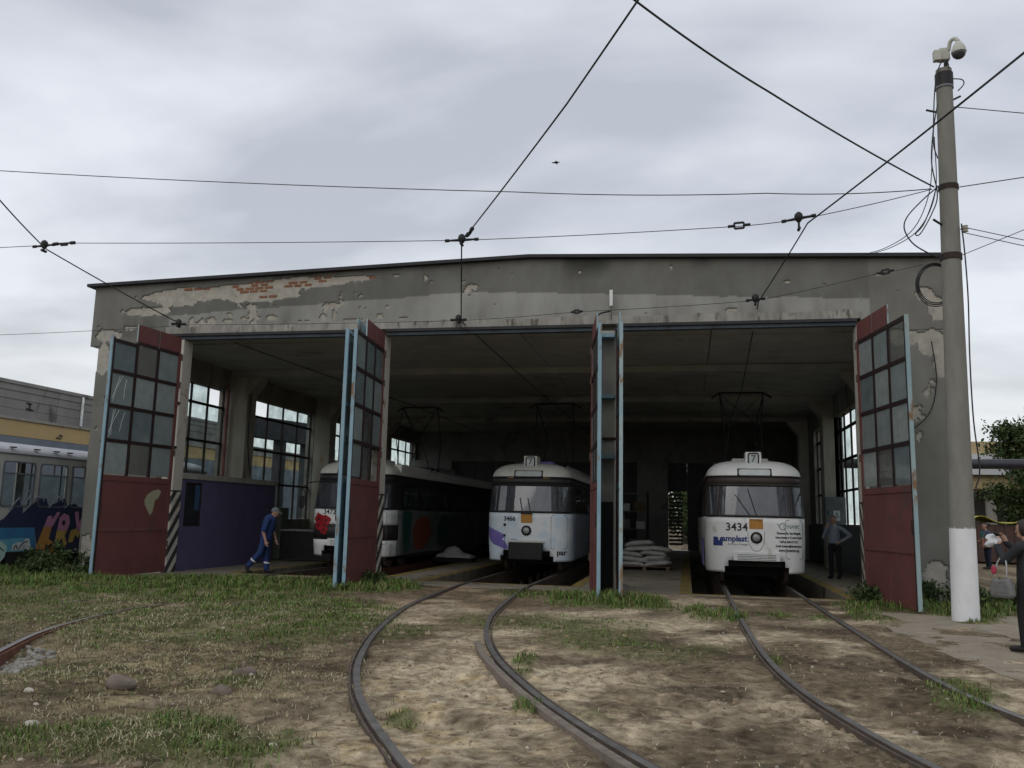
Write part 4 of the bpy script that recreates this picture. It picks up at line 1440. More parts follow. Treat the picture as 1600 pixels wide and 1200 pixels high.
m = MB(); front_patch(m, T2, .88, 1.08, 2.10, 2.34, -.02, 4, 1); m.build("paper_sheet", M["paper"], t2)
m = MB(); front_poly(m, T2, [(.99, 1.70), (1.03, 1.70), (1.09, 2.10), (1.04, 2.10)], -.02); m.build("paper_sheet", M["paper"], t2)
for s in (-1, 1):
    m = MB(); m.lathe([(.045, -.03), (.05, .02), (.03, .04)], (T2.x + s * .27, T2.y + .62, 2.98), 14, axis="y"); m.build("top_lamp", M["steelgrey"], t2, smooth=40)
    m = MB(); front_patch(m, T2, s * .5 - .09, s * .5 + .09, 2.575, 2.61, .02, 2, 1); m.build("marker_lamp", M["orange"], t2)
m = MB()
m.prism([(T2.x + 1.17, T2.y + q[0], q[1]) for q in ((1.0, 1.30), (1.25, 1.34), (1.22, 1.25), (1.12, .82), (1.02, .80), (1.1, 1.2))], (.004, 0, 0)); m.build("side_print", M["violet"], t2)

# --- tram 3472
t1, T1 = tram(-9.16, 22.45, "white tram numbered 3472 with red poppies on its front", 16.0, M["white"], M["darkband"], M["cream"], M["darkband"], panto_y=6.3, low_split=(.80, 1.22), side_m=mat("shade_darkened_side", (.15, .16, .165), (.09, .095, .10), scale=1.2, rough=.4, c3=(.22, .23, .23), s3=.8, t3=.56))  # side panel colour darkened to hold the shade between the trams
front_text("fleet_number", "3472", -.50, 1.55, .19, M["ink"], t1, T1, .003)
for cx, cz, r_ in ((-.83, 1.35, .16), (-.60, 1.32, .14), (-.84, 1.18, .13), (-.66, 1.06, .12)):
    m = MB()
    pts = [(cx + r_ * (1 + .16 * math.sin(5 * a + cx * 9)) * math.cos(a), cz + r_ * (1 + .14 * math.sin(4 * a)) * math.sin(a)) for a in np.linspace(0, 2 * math.pi, 26)[:-1]]
    front_poly(m, T1, pts, .006 + r_ * .02)
    p = m.build("poppy", M["poppy"], t1)
    m = MB()
    front_poly(m, T1, [(cx + .035 * math.cos(a), cz + .035 * math.sin(a)) for a in np.linspace(0, 2 * math.pi, 12)[:-1]], .013)
    m.build("poppy_centre", M["ink"], p)
m = MB()
m.tube([Vector(q) + T1 for q in ((-1.10, .75, 2.42), (-1.35, .45, 2.36), (-1.52, .3, 2.2), (-1.55, .28, 1.75), (-1.46, .3, 1.62), (-1.38, .3, 1.75), (-1.40, .3, 2.1), (-1.5, .3, 2.2))], .014, 6)
mr = m.build("mirror_arm", M["black"], t1)
MB().box(T1.x - 1.53, T1.x - 1.39, T1.y + .22, T1.y + .27, 1.66, 1.98).build("mirror", M["black"], mr, bevel=.02)
# prints along the side
XS = T1.x + TW + .006
for nm, mt, pts in (("side_print", M["leafgreen"], [(1.5, 1.62), (2.2, 1.6), (2.1, 1.1), (1.95, .5), (1.7, .4), (1.45, .9), (1.3, 1.3)]),
                    ("side_print", M["tomato"], [(2.6, .5), (3.3, .48), (3.9, .7), (4.2, 1.1), (3.9, 1.42), (3.2, 1.48), (2.6, 1.35), (2.3, 1.0)]),
                    ("side_print", M["leafgreen"], [(5.0, .6), (5.6, .5), (6.2, .8), (6.1, 1.4), (5.4, 1.55), (4.9, 1.2)])):
    m = MB()
    m.prism([(XS, T1.y + a, b) for a, b in pts], (.004, 0, 0))
    m.build(nm, mt, t1)
m = MB()
m.box(XS - .30, XS - .06, T1.y + 1.25, T1.y + 3.9, 2.66, 2.95)
m.build("roof_shroud", M["cream"], t1, bevel=.04)

# ------------------------------------------------------------------ left: parked tram with graffiti
LT = thing("graffiti_tram", "withdrawn grey tram covered in graffiti at the photo's left edge", "tram", (-17.4, 20, 0))
SX = -16.2
SIL = mat("dull_silver", (.42, .43, .44), (.32, .33, .345), scale=2, rough=.45, spec=.4, c3=(.2, .2, .2), s3=2, t3=.64)
m = MB()
WINY = [(17.98, 19.05), (19.2, 20.22), (20.37, 21.4), (21.55, 22.6), (16.6, 17.65)]
ys = sorted(set([11.0, 27.0] + [q for w in WINY for q in w]))
zs = [.42, 1.50, 2.62, 2.80]
for a, b in zip(ys[:-1], ys[1:]):
    for z0, z1 in zip(zs[:-1], zs[1:]):
        if z0 == 1.50 and (a, b) in WINY:
            continue
        m.add([(SX, a, z0), (SX, b, z0), (SX, b, z1), (SX, a, z1)], [(0, 1, 2, 3)])
m.add([(SX, 11, .42), (SX - 2.3, 11, .42), (SX - 2.3, 11, 2.8), (SX, 11, 2.8)], [(0, 1, 2, 3)])
m.add([(SX, 27, .42), (SX - 2.3, 27, .42), (SX - 2.3, 27, 2.8), (SX, 27, 2.8)], [(0, 1, 2, 3)])
m.add([(SX - 2.3, 11, .42), (SX - 2.3, 27, .42), (SX - 2.3, 27, 1.5), (SX - 2.3, 11, 1.5)], [(0, 1, 2, 3)])
for y in np.arange(11, 27, 2.0):
    m.box(SX - 2.3, SX - 2.25, y, y + .3, 1.5, 2.8)
m.build("body", mat("grey_cream_paint", (.48, .48, .44), (.39, .39, .36), scale=3, rough=.6, c3=(.28, .27, .24), s3=2, t3=.63), LT, solid=.03)
m = MB()
prof = [(SX + .005 - 1.15 * (1 - math.cos(R(a))), 2.8 + .34 * math.sin(R(a))) for a in range(0, 91, 10)]
prof += [(2 * (SX - 1.15) - x, z) for x, z in prof[::-1][1:]]
m.grid([[[x, y, z] for x, z in prof] for y in (11, 16, 21, 27)])
rf = m.build("roof", SIL, LT, smooth=40)
MB().tube([(SX + .015, 11, 2.80), (SX + .015, 27, 2.80)], .018, 6).build("gutter", M["steelgrey"], rf)
for y in (17.4, 18.2, 19.0, 19.7, 20.2):
    MB().box(SX - .08, SX + .01, y, y + .14, 2.94, 2.97).build("roof_clip", M["black"], rf)
for a, b in WINY:
    m = MB()
    for rr in ((a, b, 1.50, 2.62),):
        pts = rrect(a + .02, b - .02, 1.52, 2.60, .10)
        n = len(pts)
        for i in range(n):
            p, q = pts[i], pts[(i + 1) % n]
            m.bar((SX + .012, p[0], p[1]), (SX + .012, q[0], q[1]), .03, .03)
    m.box(SX - .01, SX + .02, a + .03, b - .03, 2.30, 2.335)
    m.box(SX - .01, SX + .02, (a + b) / 2 - .015, (a + b) / 2 + .015, 2.335, 2.6)
    f = m.build("window", M["steelgrey"], LT)
    MB().box(SX - .012, SX - .008, a + .03, b - .03, 1.53, 2.30).build("pane", M["glass"], f)
for y in (18.4, 19.5, 20.6, 21.8):
    m = MB(); m.tube([(SX - .5, y, .9), (SX - .5, y, 2.7)], .02, 6); m.build("grab_pole", M["steelgrey"], LT)
MB().box(SX - .9, SX - .5, 18.1, 18.35, .9, 2.5).build("partition", mat("ochre_partition", (.40, .30, .15), (.33, .25, .13), rough=.7), LT)
MB().box(SX - 2.2, SX - .03, 11.1, 26.9, .5, .9).build("floor_pan", M["under"], LT)
m = MB()
m.box(SX - 2.1, SX - .15, 12, 26, .1, .43)
m.build("underframe", M["under"], LT)
GC = {k: mat("spray_" + k, c, tuple(x * .8 for x in c), scale=3, rough=.5) for k, c in dict(navy=(.03, .04, .09), blue=(.05, .2, .38), sky=(.14, .40, .52), white=(.62, .66, .64), pink=(.55, .26, .42), orange=(.55, .26, .07), yellow=(.58, .40, .11), black=(.012, .012, .014), mint=(.45, .66, .58), grey=(.24, .27, .31)).items()}


def spray(name, key, pts, lvl):
    q = MB()
    q.prism([(SX + .0162 + lvl * .0022, y, z) for y, z in pts], (.0015, 0, 0))
    return q.build(name, GC[key], LT)


def line(name, key, pts, r, lvl):
    q = MB()
    q.tube(spline([(SX + .018 + lvl * .0022, y, z) for y, z in pts], 6), r, 6)
    return q.build(name, GC[key], LT)


spray("graffiti_ground", "navy", [(16, 1.0), (16, 1.30), (17.9, 1.12), (18.15, 1.22), (18.5, 1.55), (18.6, 1.66), (18.72, 1.62), (18.75, 1.35), (18.95, 1.5), (19.25, 1.72), (19.5, 1.74), (19.6, 1.55), (19.8, 1.6), (20.2, 1.76), (20.3, 1.55), (20.6, 1.62), (20.8, 1.5), (21.5, 1.6), (21.5, .3), (19.4, .3), (19.2, 1.0)], 0)
spray("graffiti_ground", "blue", [(16, .62), (16, 1.0), (18.2, 1.0), (19.2, 1.0), (19.3, .45), (18.8, .45)], 1)
spray("graffiti_ground", "sky", [(16, .42), (16, .68), (18.0, .72), (18.9, .75), (19.25, .42)], 2)
spray("graffiti_shape", "mint", [(16.6, .30), (16.7, .6), (17.6, .65), (18.15, .68), (18.35, .55), (18.3, .3), (18.15, .16), (17.0, .2)], 3)
spray("graffiti_shape", "white", [(18.5, .45), (18.52, .6), (18.7, .65), (18.85, .64), (18.95, .74), (19.05, .72), (19.15, .45)], 4)
spray("graffiti_letter", "orange", [(19.3, .2), (19.32, .55), (19.5, 1.0), (19.8, 1.02), (19.72, .7), (19.95, .6), (20.1, .45), (20.05, .3), (19.85, .16), (19.5, .1)], 4)
spray("graffiti_letter", "pink", [(19.5, 1.0), (19.62, 1.28), (19.75, 1.3), (19.78, 1.2), (19.95, 1.4), (20.05, 1.38), (19.82, 1.02)], 5)
spray("graffiti_letter", "pink", [(20.0, .95), (20.05, 1.25), (20.2, 1.36), (20.4, 1.3), (20.45, 1.1), (20.38, .92), (20.2, .9)], 5)
spray("graffiti_letter", "yellow", [(19.95, .62), (20.0, .94), (20.2, .9), (20.38, .92), (20.3, .78), (20.42, .55), (20.3, .5), (20.2, .72), (20.1, .6)], 5)
spray("graffiti_letter", "pink", [(20.6, 1.4), (20.75, 1.42), (20.8, 1.12), (21.05, 1.42), (21.2, 1.35), (21.0, .85), (20.75, .9)], 5)
spray("graffiti_letter", "yellow", [(20.45, .6), (20.5, .9), (20.7, .96), (20.9, .86), (20.82, .7), (20.7, .8), (20.62, .6)], 5)
spray("graffiti_hole", "black", [(20.14, 1.1), (20.2, 1.2), (20.28, 1.14), (20.24, 1.02)], 6)
spray("graffiti_hole", "black", [(19.6, .5), (19.66, .62), (19.7, .52), (19.9, .62), (19.88, .52), (19.72, .4), (19.62, .4)], 6)
for pts in ([(18.3, 1.45), (18.5, 1.66), (18.62, 1.72), (18.68, 1.55), (18.8, 1.85), (18.92, 1.9), (18.9, 1.75), (18.75, 1.55)], [(18.85, 1.45), (19.1, 1.72), (19.35, 1.78), (19.42, 1.66)], [(19.62, 1.5), (19.85, 1.72), (20.05, 1.82), (20.1, 1.65)], [(20.2, 1.5), (20.35, 1.6), (20.5, 1.66)]):
    line("graffiti_outline", "grey", pts, .014, 3)
for pts in ([(18.55, .47), (18.62, .58), (18.7, .48), (18.85, .62), (19.0, .66)], [(16.9, .3), (17.6, .5), (18.1, .3)], [(17.2, .5), (17.9, .62), (18.25, .45)], [(19.35, .38), (19.55, .3), (19.8, .34)]):
    line("graffiti_outline", "black", pts, .012, 5)
MB().box(SX - .6, SX + .02, 18.38, 19.24, .02, .42).build("bogie_box", M["under"], LT)
# ------------------------------------------------------------------ booth and workshop things
B = thing("violet_booth", "violet painted booth with a small window inside the first bay", "booth", (-13.1, 21.7, 0))
bx0, bx1, by0, by1, bh = -14.38, -12.52, 19.75, 24.85, 2.3
m = MB()
wy0, wy1, wz0, wz1 = 19.95, 20.75, 1.1, 2.22
m.box(bx1 - .08, bx1, by0, wy0, 0, bh)
m.box(bx1 - .08, bx1, wy1, by1, 0, bh)
m.box(bx1 - .08, bx1, wy0, wy1, 0, wz0)
m.box(bx1 - .08, bx1, wy0, wy1, wz1, bh)
m.box(bx0, bx1 - .081, by0, by0 + .08, 0, bh)
m.box(bx0, bx1 - .081, by1 - .08, by1, 0, bh)
m.build("wall", M["purple"], B)
MB().box(bx0, bx1 + .05, by0 - .05, by1 + .05, bh + .002, bh + .15).build("roof_slab", M["concrete"], B, bevel=.01)
m = MB()
m.box(bx1 - .07, bx1 - .02, wy0, wy1, wz0, wz0 + .04); m.box(bx1 - .07, bx1 - .02, wy0, wy1, wz1 - .04, wz1)
m.box(bx1 - .07, bx1 - .02, wy0, wy0 + .04, wz0, wz1); m.box(bx1 - .07, bx1 - .02, wy1 - .04, wy1, wz0, wz1)
f = m.build("window", M["winbar"], B)
MB().box(bx1 - .05, bx1 - .045, wy0 + .04, wy1 - .04, wz0 + .04, wz1 - .04).build("pane", M["tramside"], f)
MB().box(bx1 - .044, bx1 - .040, wy1 - .28, wy1 - .05, wz0 + .42, wz1 - .05).build("blue_notice", mat("blue_notice", (.05, .11, .2), (.04, .09, .17), rough=.5), f)
W = thing("work_bench", "dark workbench with a pale top behind the walking worker", "workbench", (-11.6, 26.0, 0))
m = MB(); m.box(-12.6, -10.9, 25.6, 26.3, .05, .92); m.build("cabinet", M["darkband"], W, bevel=.01)
MB().box(-12.65, -10.85, 25.55, 26.35, .921, .97).build("top", mat("bench_top", (.35, .36, .36), (.2, .2, .2), rough=.35), W)
MB().box(-11.4, -11.0, 25.8, 26.1, .971, 1.1).build("tray", M["steelgrey"], W, bevel=.03)
L = thing("storage_locker", "grey green steel locker standing beside the dark workbench", "locker", (-12.9, 25.9, 0))
MB().box(-13.2, -12.68, 25.7, 26.2, .02, 1.65).build("cabinet", mat("grey_green_steel", (.16, .18, .15), (.13, .145, .12), rough=.6), L, bevel=.01)
for k in range(2):
    MB().box(-13.18 + k * .26, -12.945 + k * .26, 25.68, 25.699, .06, 1.6).build("door", mat("locker_door", (.18, .2, .165), (.15, .17, .14), rough=.6), L)

# electrical cabinet with a warning sign
E = thing("electrical_cabinet", "grey electrical cabinet with a triangular warning sign on the column", "cabinet", (5.0, 31.3, 1.5))
MB().box(4.64, 5.30, 31.25, 31.59, 1.42, 2.42).build("housing", M["steelgrey"], E, bevel=.015)
s = MB().box(4.89, 5.10, 31.243, 31.249, 1.62, 1.96).build("warning_plate", M["paper"], E)
m = MB()
for p, q in (((4.92, 1.72), (5.07, 1.72)), ((5.07, 1.72), (4.995, 1.90)), ((4.995, 1.90), (4.92, 1.72))):
    m.bar((p[0], 31.240, p[1]), (q[0], 31.240, q[1]), .004, .016)
m.bar((5.0, 31.240, 1.85), (4.985, 31.240, 1.80), .004, .012); m.bar((4.985, 31.24, 1.80), (5.005, 31.24, 1.79), .004, .01); m.bar((5.005, 31.24, 1.79), (4.99, 31.24, 1.74), .004, .012)
m.build("warning_triangle", M["ink"], s)
MB().box(4.70, 4.73, 31.235, 31.249, 1.8, 1.95).build("handle", M["black"], E)

# sacks on a pallet between the second and third tracks
PL = thing("pallet", "wooden pallet under the pile of pale sacks", "pallet", (-1.3, 27.4, 0))
for x in (-2.0, -1.3, -.6):
    MB().box(x - .05, x + .05, 26.9, 28.0, .0, .10).build("bearer", M["wood"], PL)
for k in range(7):
    MB().box(-2.08, -.52, 26.9 + k * .165, 27.0 + k * .165, .101, .123).build("board", M["wood"], PL)
SK = mat("woven_sack", (.50, .50, .48), (.38, .38, .37), scale=6, rough=.8, bump=.5, bscale=12)


def pillow(cx, cy, cz, lx, ly, lz, seed, rot):
    nu, nv = 22, 14
    vs, fs = [], []
    ca, sa = math.cos(rot), math.sin(rot)
    for i in range(nu):
        for j in range(nv + 1):
            a = 2 * math.pi * i / nu
            b = math.pi * j / nv - math.pi / 2
            sg = lambda t, e: math.copysign(abs(t) ** e, t)
            x = lx * sg(math.cos(b), .55) * sg(math.cos(a), .42)
            y = ly * sg(math.cos(b), .55) * sg(math.sin(a), .42)
            z = lz * sg(math.sin(b), .75)
            w = 1 + .34 * (float(vnoise(x * 5 + seed, y * 5 + z * 6)) - .5)
            z = z * w - .05 * lz * math.cos(6 * x / lx + seed)
            sag = .05 * math.sin(seed * 1.7) * x / lx - .04 * abs(x / lx) ** 3 + .03 * math.cos(seed * 2.3) * y / ly if lx > .3 else 0
            vs.append((cx + x * ca * w - y * sa, cy + x * sa + y * ca * w, cz + z + sag))
    for i in range(nu):
        for j in range(nv):
            i2 = (i + 1) % nu
            fs.append((i * (nv + 1) + j, i2 * (nv + 1) + j, i2 * (nv + 1) + j + 1, i * (nv + 1) + j + 1))
    return vs, fs


lays = [[(-1.72, 27.4, .0, 0), (-.92, 27.35, 0, .05)], [(-1.62, 27.42, 0, .1), (-.95, 27.4, 0, -.06)], [(-1.75, 27.4, 0, -.05), (-1.0, 27.4, 0, .04)], [(-1.5, 27.42, 0, .02), (-.98, 27.45, 0, .3)], [(-1.45, 27.4, 0, -.1)]]
names = [("bottom sack by the gate post", "bottom sack at the tram side"), ("second layer sack by the gate post", "second layer sack at the tram side"), ("third layer sack by the gate post", "third layer sack at the tram side"), ("fourth layer sack by the gate post", "fourth layer sack slumping to the tram side"), ("topmost sack",)]
for k, lay in enumerate(lays):
    for q, (x, y, z, a) in enumerate(lay):
        m = MB()
        v, f = pillow(x, y, .205 + k * .145, .42, .5, .085, k * 3 + q, a)
        m.add(v, f)
        tag(m.build("sack", SK, smooth=80), "pale woven " + names[k][q] + " in the pallet pile", "sack", "sacks piled on the pallet")

# shelf rack deep in the hall
RK = thing("shelf_rack", "dark metal shelf rack with boxes behind the sack pile", "rack", (-2.2, 35, 0))
for x in (-2.9, -1.55):
    for y in (34.8, 35.3):
        MB().box(x - .03, x + .03, y - .03, y + .03, 0, 2.6).build("upright", M["winbar"], RK)
for z in (.4, 1.1, 1.8, 2.5):
    MB().box(-2.93, -1.52, 34.78, 35.33, z, z + .04).build("shelf", M["steelgrey"], RK)
for x, z, w, h, k in ((-2.8, .44, .4, .35, 0), (-2.3, .44, .5, .3, 1), (-2.75, 1.14, .5, .4, 1), (-2.0, 1.14, .35, .3, 2), (-2.6, 1.84, .35, .3, 2), (-2.1, 1.84, .45, .38, 0)):
    MB().box(x, x + w, 34.85, 35.2, z + .001, z + h).build("box", (M["wood"], M["steelgrey"], M["paper"])[k], RK, bevel=.01)
DR = thing("oil_drum", "dark oil drum standing against the whitewashed column by the tram numbered 3434", "drum", (4.2, 36.5, 0))
m = MB(); m.lathe([(.28, 0), (.29, .02), (.28, .05), (.28, .28), (.295, .30), (.28, .32), (.28, .58), (.295, .60), (.28, .62), (.28, .86), (.29, .88), (.27, .88)], (4.2, 36.5, 0), 22)
m.build("drum_body", mat("drum_paint", (.05, .07, .1), (.04, .05, .07), rough=.5, c3=(.12, .06, .035), s3=4, t3=.6), DR, smooth=35)

# pale cloth bundle on a board
CB = thing("cloth_bundle", "crumpled pale sheet heaped on a dark board near the middle tram", "bundle", (-7.7, 28.2, 0))
MB().box(-8.3, -6.95, 27.9, 28.6, 0, .14).build("board", M["under"], CB)
u = np.linspace(0, 1, 34)
v_ = np.linspace(0, 1, 20)
U, V = np.meshgrid(u, v_, indexing="ij")
hgt = .16 + .34 * np.exp(-((U - .45) / .26) ** 2 - ((V - .5) / .3) ** 2) + .2 * (fbm(U * 4, V * 4, 1.6, 3, 8) - .4)
edge = np.minimum(np.minimum(U, 1 - U), np.minimum(V, 1 - V))
hgt = np.where(edge < .04, .145, np.maximum(hgt, .15))
P = np.stack([-8.2 + 1.25 * U + .08 * (fbm(U, V, 5, 2, 4) - .5), 27.85 + .75 * V + .1 * (fbm(U, V, 5, 2, 5) - .5), hgt], -1)
MB().grid(P.tolist()).build("sheet", SK, CB, smooth=60, solid=.01)

# ------------------------------------------------------------------ shed wall to the left
SH = thing("neighbour_shed", "long concrete shed with a yellow painted band beyond the graffiti tram", "building", (-24.5, 40, 0))
YW = mat("yellow_wall_paint", (.62, .46, .235), (.55, .41, .215), scale=1.5, rough=.9, c3=(.48, .37, .21), s3=1.2, t3=.62, spec=.1)
BW = mat("blue_grey_wall_paint", (.25, .285, .32), (.20, .235, .27), scale=1.5, rough=.9, c3=(.3, .3, .3), s3=1.4, t3=.66, spec=.1)
MB().box(-24.6, -24.0, 8, 95, -.1, 4.03).build("blue_wall", BW, SH)
MB().box(-24.6, -23.99, 8, 95, 4.031, 4.62).build("yellow_band", YW, SH)
MB().box(-24.6, -23.93, 8, 95, 4.622, 4.72).build("ledge", M["concrete"], SH)
GP = mat("parapet_concrete", (.32, .315, .29), (.24, .235, .215), scale=1.2, rough=.95, c3=(.13, .125, .115), s3=.9, t3=.58, stretch=(1, 1, .3), spec=.1, bump=.3)
for k in range(29):
    y = 8 + k * 3.0
    for z0, z1, pr in ((4.722, 5.02, 0), (5.03, 5.36, 0), (5.37, 5.66, .02), (5.67, 5.90, .05))[:4 if y < 42 else 1]:
        MB().box(-24.6, -24.0 + pr, y + .008, y + 2.992, z0, z1).build("parapet_panel", GP, SH)
MB().box(-24.7, -23.9, 8, 44, 5.905, 6.03).build("coping", GP, SH)
MB().box(-24.7, -23.95, 44.001, 95, 5.03, 5.1).build("coping", GP, SH)
m = MB(); m.tube([(-23.9, 30.3, 4.72), (-23.9, 30.3, 5.85), (-23.95, 30.3, 5.9)], .05, 8); m.build("vent_pipe", M["white"], SH, smooth=40)
for y, s in ((27.55, .26), (29.0, .0)):
    if s:
        m = MB()
        m.bar((-23.98, y - s / 2, 5.30), (-23.98, y + s / 2, 5.27), .02, .05); m.bar((-23.98, y, 5.28), (-23.98, y + .05, 5.10), .02, .04); m.bar((-23.98, y - s / 2, 5.08), (-23.98, y + s * .8, 5.06), .02, .06)
        m.build("wall_mark", M["ink"], SH)
m = MB(); m.tube(spline([(-23.97, 29.1, 4.16), (-23.97, 29.3, 4.14), (-23.97, 29.4, 4.24), (-23.97, 29.3, 4.28), (-23.97, 29.22, 4.2)], 5), .02, 5); m.build("wall_mark", M["ink"], SH)
# concrete gantry between the sheds
GT = thing("concrete_gantry", "dark concrete portal frame seen through the depot's left windows", "gantry", (-19, 38, 0))
gm = mat("dark_concrete", (.09, .092, .10), (.065, .067, .073), rough=.9)
m = MB()
m.prism([(-19.3, 33.5, 4.75), (-19.3, 33.5, 5.5), (-19.3, 36, 5.75), (-19.3, 44, 6.1), (-19.3, 44, 4.9), (-19.3, 38, 4.85)], (.5, 0, 0))
m.build("beam", gm, GT)
for y in (37.7, 40.6, 43.6):
    MB().box(-19.25, -18.85, y, y + .55, 0, 4.9).build("leg", gm, GT)

# ------------------------------------------------------------------ the pole
PO = thing("concrete_pole", "round concrete pole with a freshly whitewashed foot beside the gate", "pole", (4.5, 15.84, 0))
pole_c = lambda z: (4.5 + .0152 * z, 15.84)
pole_r = lambda z: .207 - .0076 * z
prof = [(pole_r(z), z) for z in np.linspace(1.5, 9.75, 18)]
m = MB()
m.tube([(*pole_c(z), z) for r, z in prof], [r for r, z in prof], 28)
m.build("shaft", M["pole"], PO, smooth=40)
m = MB()
zz = [-.15, .02, .3, .7, 1.1, 1.5]
m.tube([(*pole_c(z), z) for z in zz], [pole_r(z) + .006 for z in zz], 28)
wf = m.build("white_foot", M["polewhite"], PO, smooth=40)
m = MB()
for k in range(40):
    a = 2 * math.pi * k / 40
    d = random.uniform(0, .05)
    z = 1.5
    r = pole_r(1.5) + .0062
    b = 2 * math.pi * (k + 1) / 40
    c = pole_c(1.5)
    m.add([(c[0] + r * math.cos(a), c[1] + r * math.sin(a), z - .01), (c[0] + r * math.cos(b), c[1] + r * math.sin(b), z - .01), (c[0] + r * math.cos((a + b) / 2), c[1] + r * math.sin((a + b) / 2), z + d)], [(0, 1, 2)])
m.build("paint_edge", M["polewhite"], wf)


def band(z, h, name="steel_band", mt=None):
    m = MB()
    m.tube([(*pole_c(z - h / 2), z - h / 2), (*pole_c(z + h / 2), z + h / 2)], pole_r(z) + .018, 24)
    return m.build(name, mt or M["winbar"], PO, smooth=40)


band(6.22, .11); band(7.50, .09); band(9.55, .24, "black_cap_band", M["black"]); band(9.40, .045, "clamp_band", M["steelgrey"])
for z, a in ((6.72, 200), (8.9, 150), (9.1, 20)):
    c = Vector((*pole_c(z), z)); d = Vector((math.cos(R(a)), math.sin(R(a)), .55)).normalized()
    m = MB(); m.tube([c - d * .12, c + d * .36], .02, 6); m.build("hook", M["wire"], PO)
m = MB(); cc = Vector((*pole_c(6.7), 6.7)) + Vector((.21, -.1, 0))
m.lathe([(.02, -.06), (.06, -.05), (.035, -.02), (.075, 0), (.035, .02), (.06, .05), (.02, .06)], tuple(cc), 14); m.build("insulator", mat("porcelain", (.5, .48, .42), (.42, .4, .35), rough=.25), PO, smooth=50)
# surveillance camera on top
CA = thing("security_camera", "white dome security camera with junction boxes on the pole top", "camera", (4.65, 15.84, 9.7))
CWm = mat("camera_housing", (.50, .50, .44), (.42, .42, .37), rough=.5)
m = MB(); m.tube([(4.68, 15.84, 9.68), (4.70, 15.84, 10.02)], .035, 8); m.build("mast", M["black"], CA)
MB().box(4.58, 4.76, 15.78, 15.92, 9.93, 10.16).build("junction_box", CWm, CA, bevel=.012)
MB().box(4.47, 4.60, 15.72, 15.84, 9.90, 10.10).build("junction_box", CWm, CA, bevel=.012)
m = MB(); m.tube(spline([(4.74, 15.8, 10.1), (4.76, 15.74, 10.24), (4.82, 15.68, 10.26), (4.86, 15.64, 10.18)], 5), .035, 8); m.build("arm", CWm, CA, smooth=50)
m = MB(); m.lathe([(.03, .20), (.06, .17), (.10, .10), (.125, .02), (.125, -.02)], (4.86, 15.64, 9.98), 24); dm = m.build("dome_cover", CWm, CA, smooth=50)
m = MB(); m.lathe([(.118, -.021), (.118, -.04), (.10, -.09), (.06, -.125), (.02, -.135)], (4.86, 15.64, 9.98), 24); m.build("dark_dome", mat("smoked_dome", (.05, .05, .055), (.04, .04, .045), rough=.1, spec=.7), dm, smooth=50)
for k, pts in enumerate(([(4.62, 15.75, 9.9), (4.52, 15.7, 9.7), (4.44, 15.7, 9.3), (4.38, 15.68, 8.6), (4.36, 15.66, 8.25), (4.42, 15.68, 8.0)], [(4.66, 15.75, 9.9), (4.62, 15.68, 9.78), (4.66, 15.66, 9.84), (4.7, 15.68, 9.7)], [(4.78, 15.8, 9.55), (4.92, 15.76, 9.5), (4.94, 15.74, 9.4), (4.84, 15.74, 9.28)])):
    m = MB(); m.tube(spline(pts, 6), .011, 5); m.build("lead", M["wire"], CA)

# ------------------------------------------------------------------ wires
def wire(name, pts, r, label, cat="wire", n=6, group="overhead wires"):
    m = MB()
    m.tube(pts, r, 6)
    return tag(m.build(name, M["wire"], smooth=60), label, cat, group)


def run(*pts, sag=.03, n=10):
    out = []
    for a, b in zip(pts[:-1], pts[1:]):
        c = catenary(a, b, sag, n)
        out += c if not out else c[1:]
    return out


# contact wires over the three tracks
wire("contact_wire", run((1.4, 4.5, 6.95), (-1.5, 10.5, 6.92), (-4.27, 15.66, 6.86), sag=.02) + run((-4.30, 15.72, 6.86), (-5.12, 18.9, 6.0), (-4.35, 27.9, 5.27), (-4.24, 40, 5.3), sag=.02), .0135, "contact wire over the middle track, bent down at the span wire", "wire")
wire("contact_wire", run((5.1, 4.6, 6.5), (3.56, 9.4, 6.55), (2.13, 15.3, 6.78), sag=.02) + run((2.13, 15.3, 6.78), (1.56, 18.9, 6.28), (1.57, 25.6, 5.27), (1.57, 40, 5.3), sag=.02)[1:], .0135, "contact wire coming down to the tram numbered 3434")
wire("contact_wire", run((-9.0, 6.0, 7.0), (-12.15, 12.72, 7.0), (-13.75, 15.8, 7.12), sag=.02) + run((-13.75, 15.8, 7.12), (-12.55, 18.9, 6.2), (-9.3, 28.7, 5.27), (-9.16, 42, 5.3), sag=.02)[1:], .0135, "contact wire crossing the sky over the first bay's gate leaf")
# cross spans
wire("span_wire", run((-30, 15.84, 7.25), (-14.2, 15.84, 7.225), (-13.2, 15.84, 7.25), (-4.35, 15.84, 6.925), (.9, 15.84, 6.96), (2.24, 15.84, 7.07), (4.33, 15.78, 7.47), sag=.02), .0075, "span wire with insulators hung low above the roof edge")
wire("span_wire", run((-32, 15.84, 10.8), (-15.2, 15.84, 9.04), (-3.3, 15.84, 7.87), (1.5, 15.84, 7.575), (4.33, 15.84, 7.5), sag=.05), .009, "upper span wire stretched straight across the sky to the pole")
wire("span_wire", run((-30, 18.95, 5.7), (-17.6, 18.95, 5.95), (-12.1, 18.95, 6.09), (-5.25, 18.95, 6.03), (-2.4, 18.95, 6.17), (1.56, 18.95, 6.32), (4.1, 18.98, 6.86), (5.0, 19.22, 7.08), sag=.02), .006, "thin span wire running along the depot facade")
wire("heavy_cable", run((4.35, 15.75, 7.5), (1.15, 11.67, 7.48), (-.6, 9.2, 7.52), (-3.5, 5.0, 7.8), sag=.04), .014, "thick black cable from the pole up out of the frame", "cable")
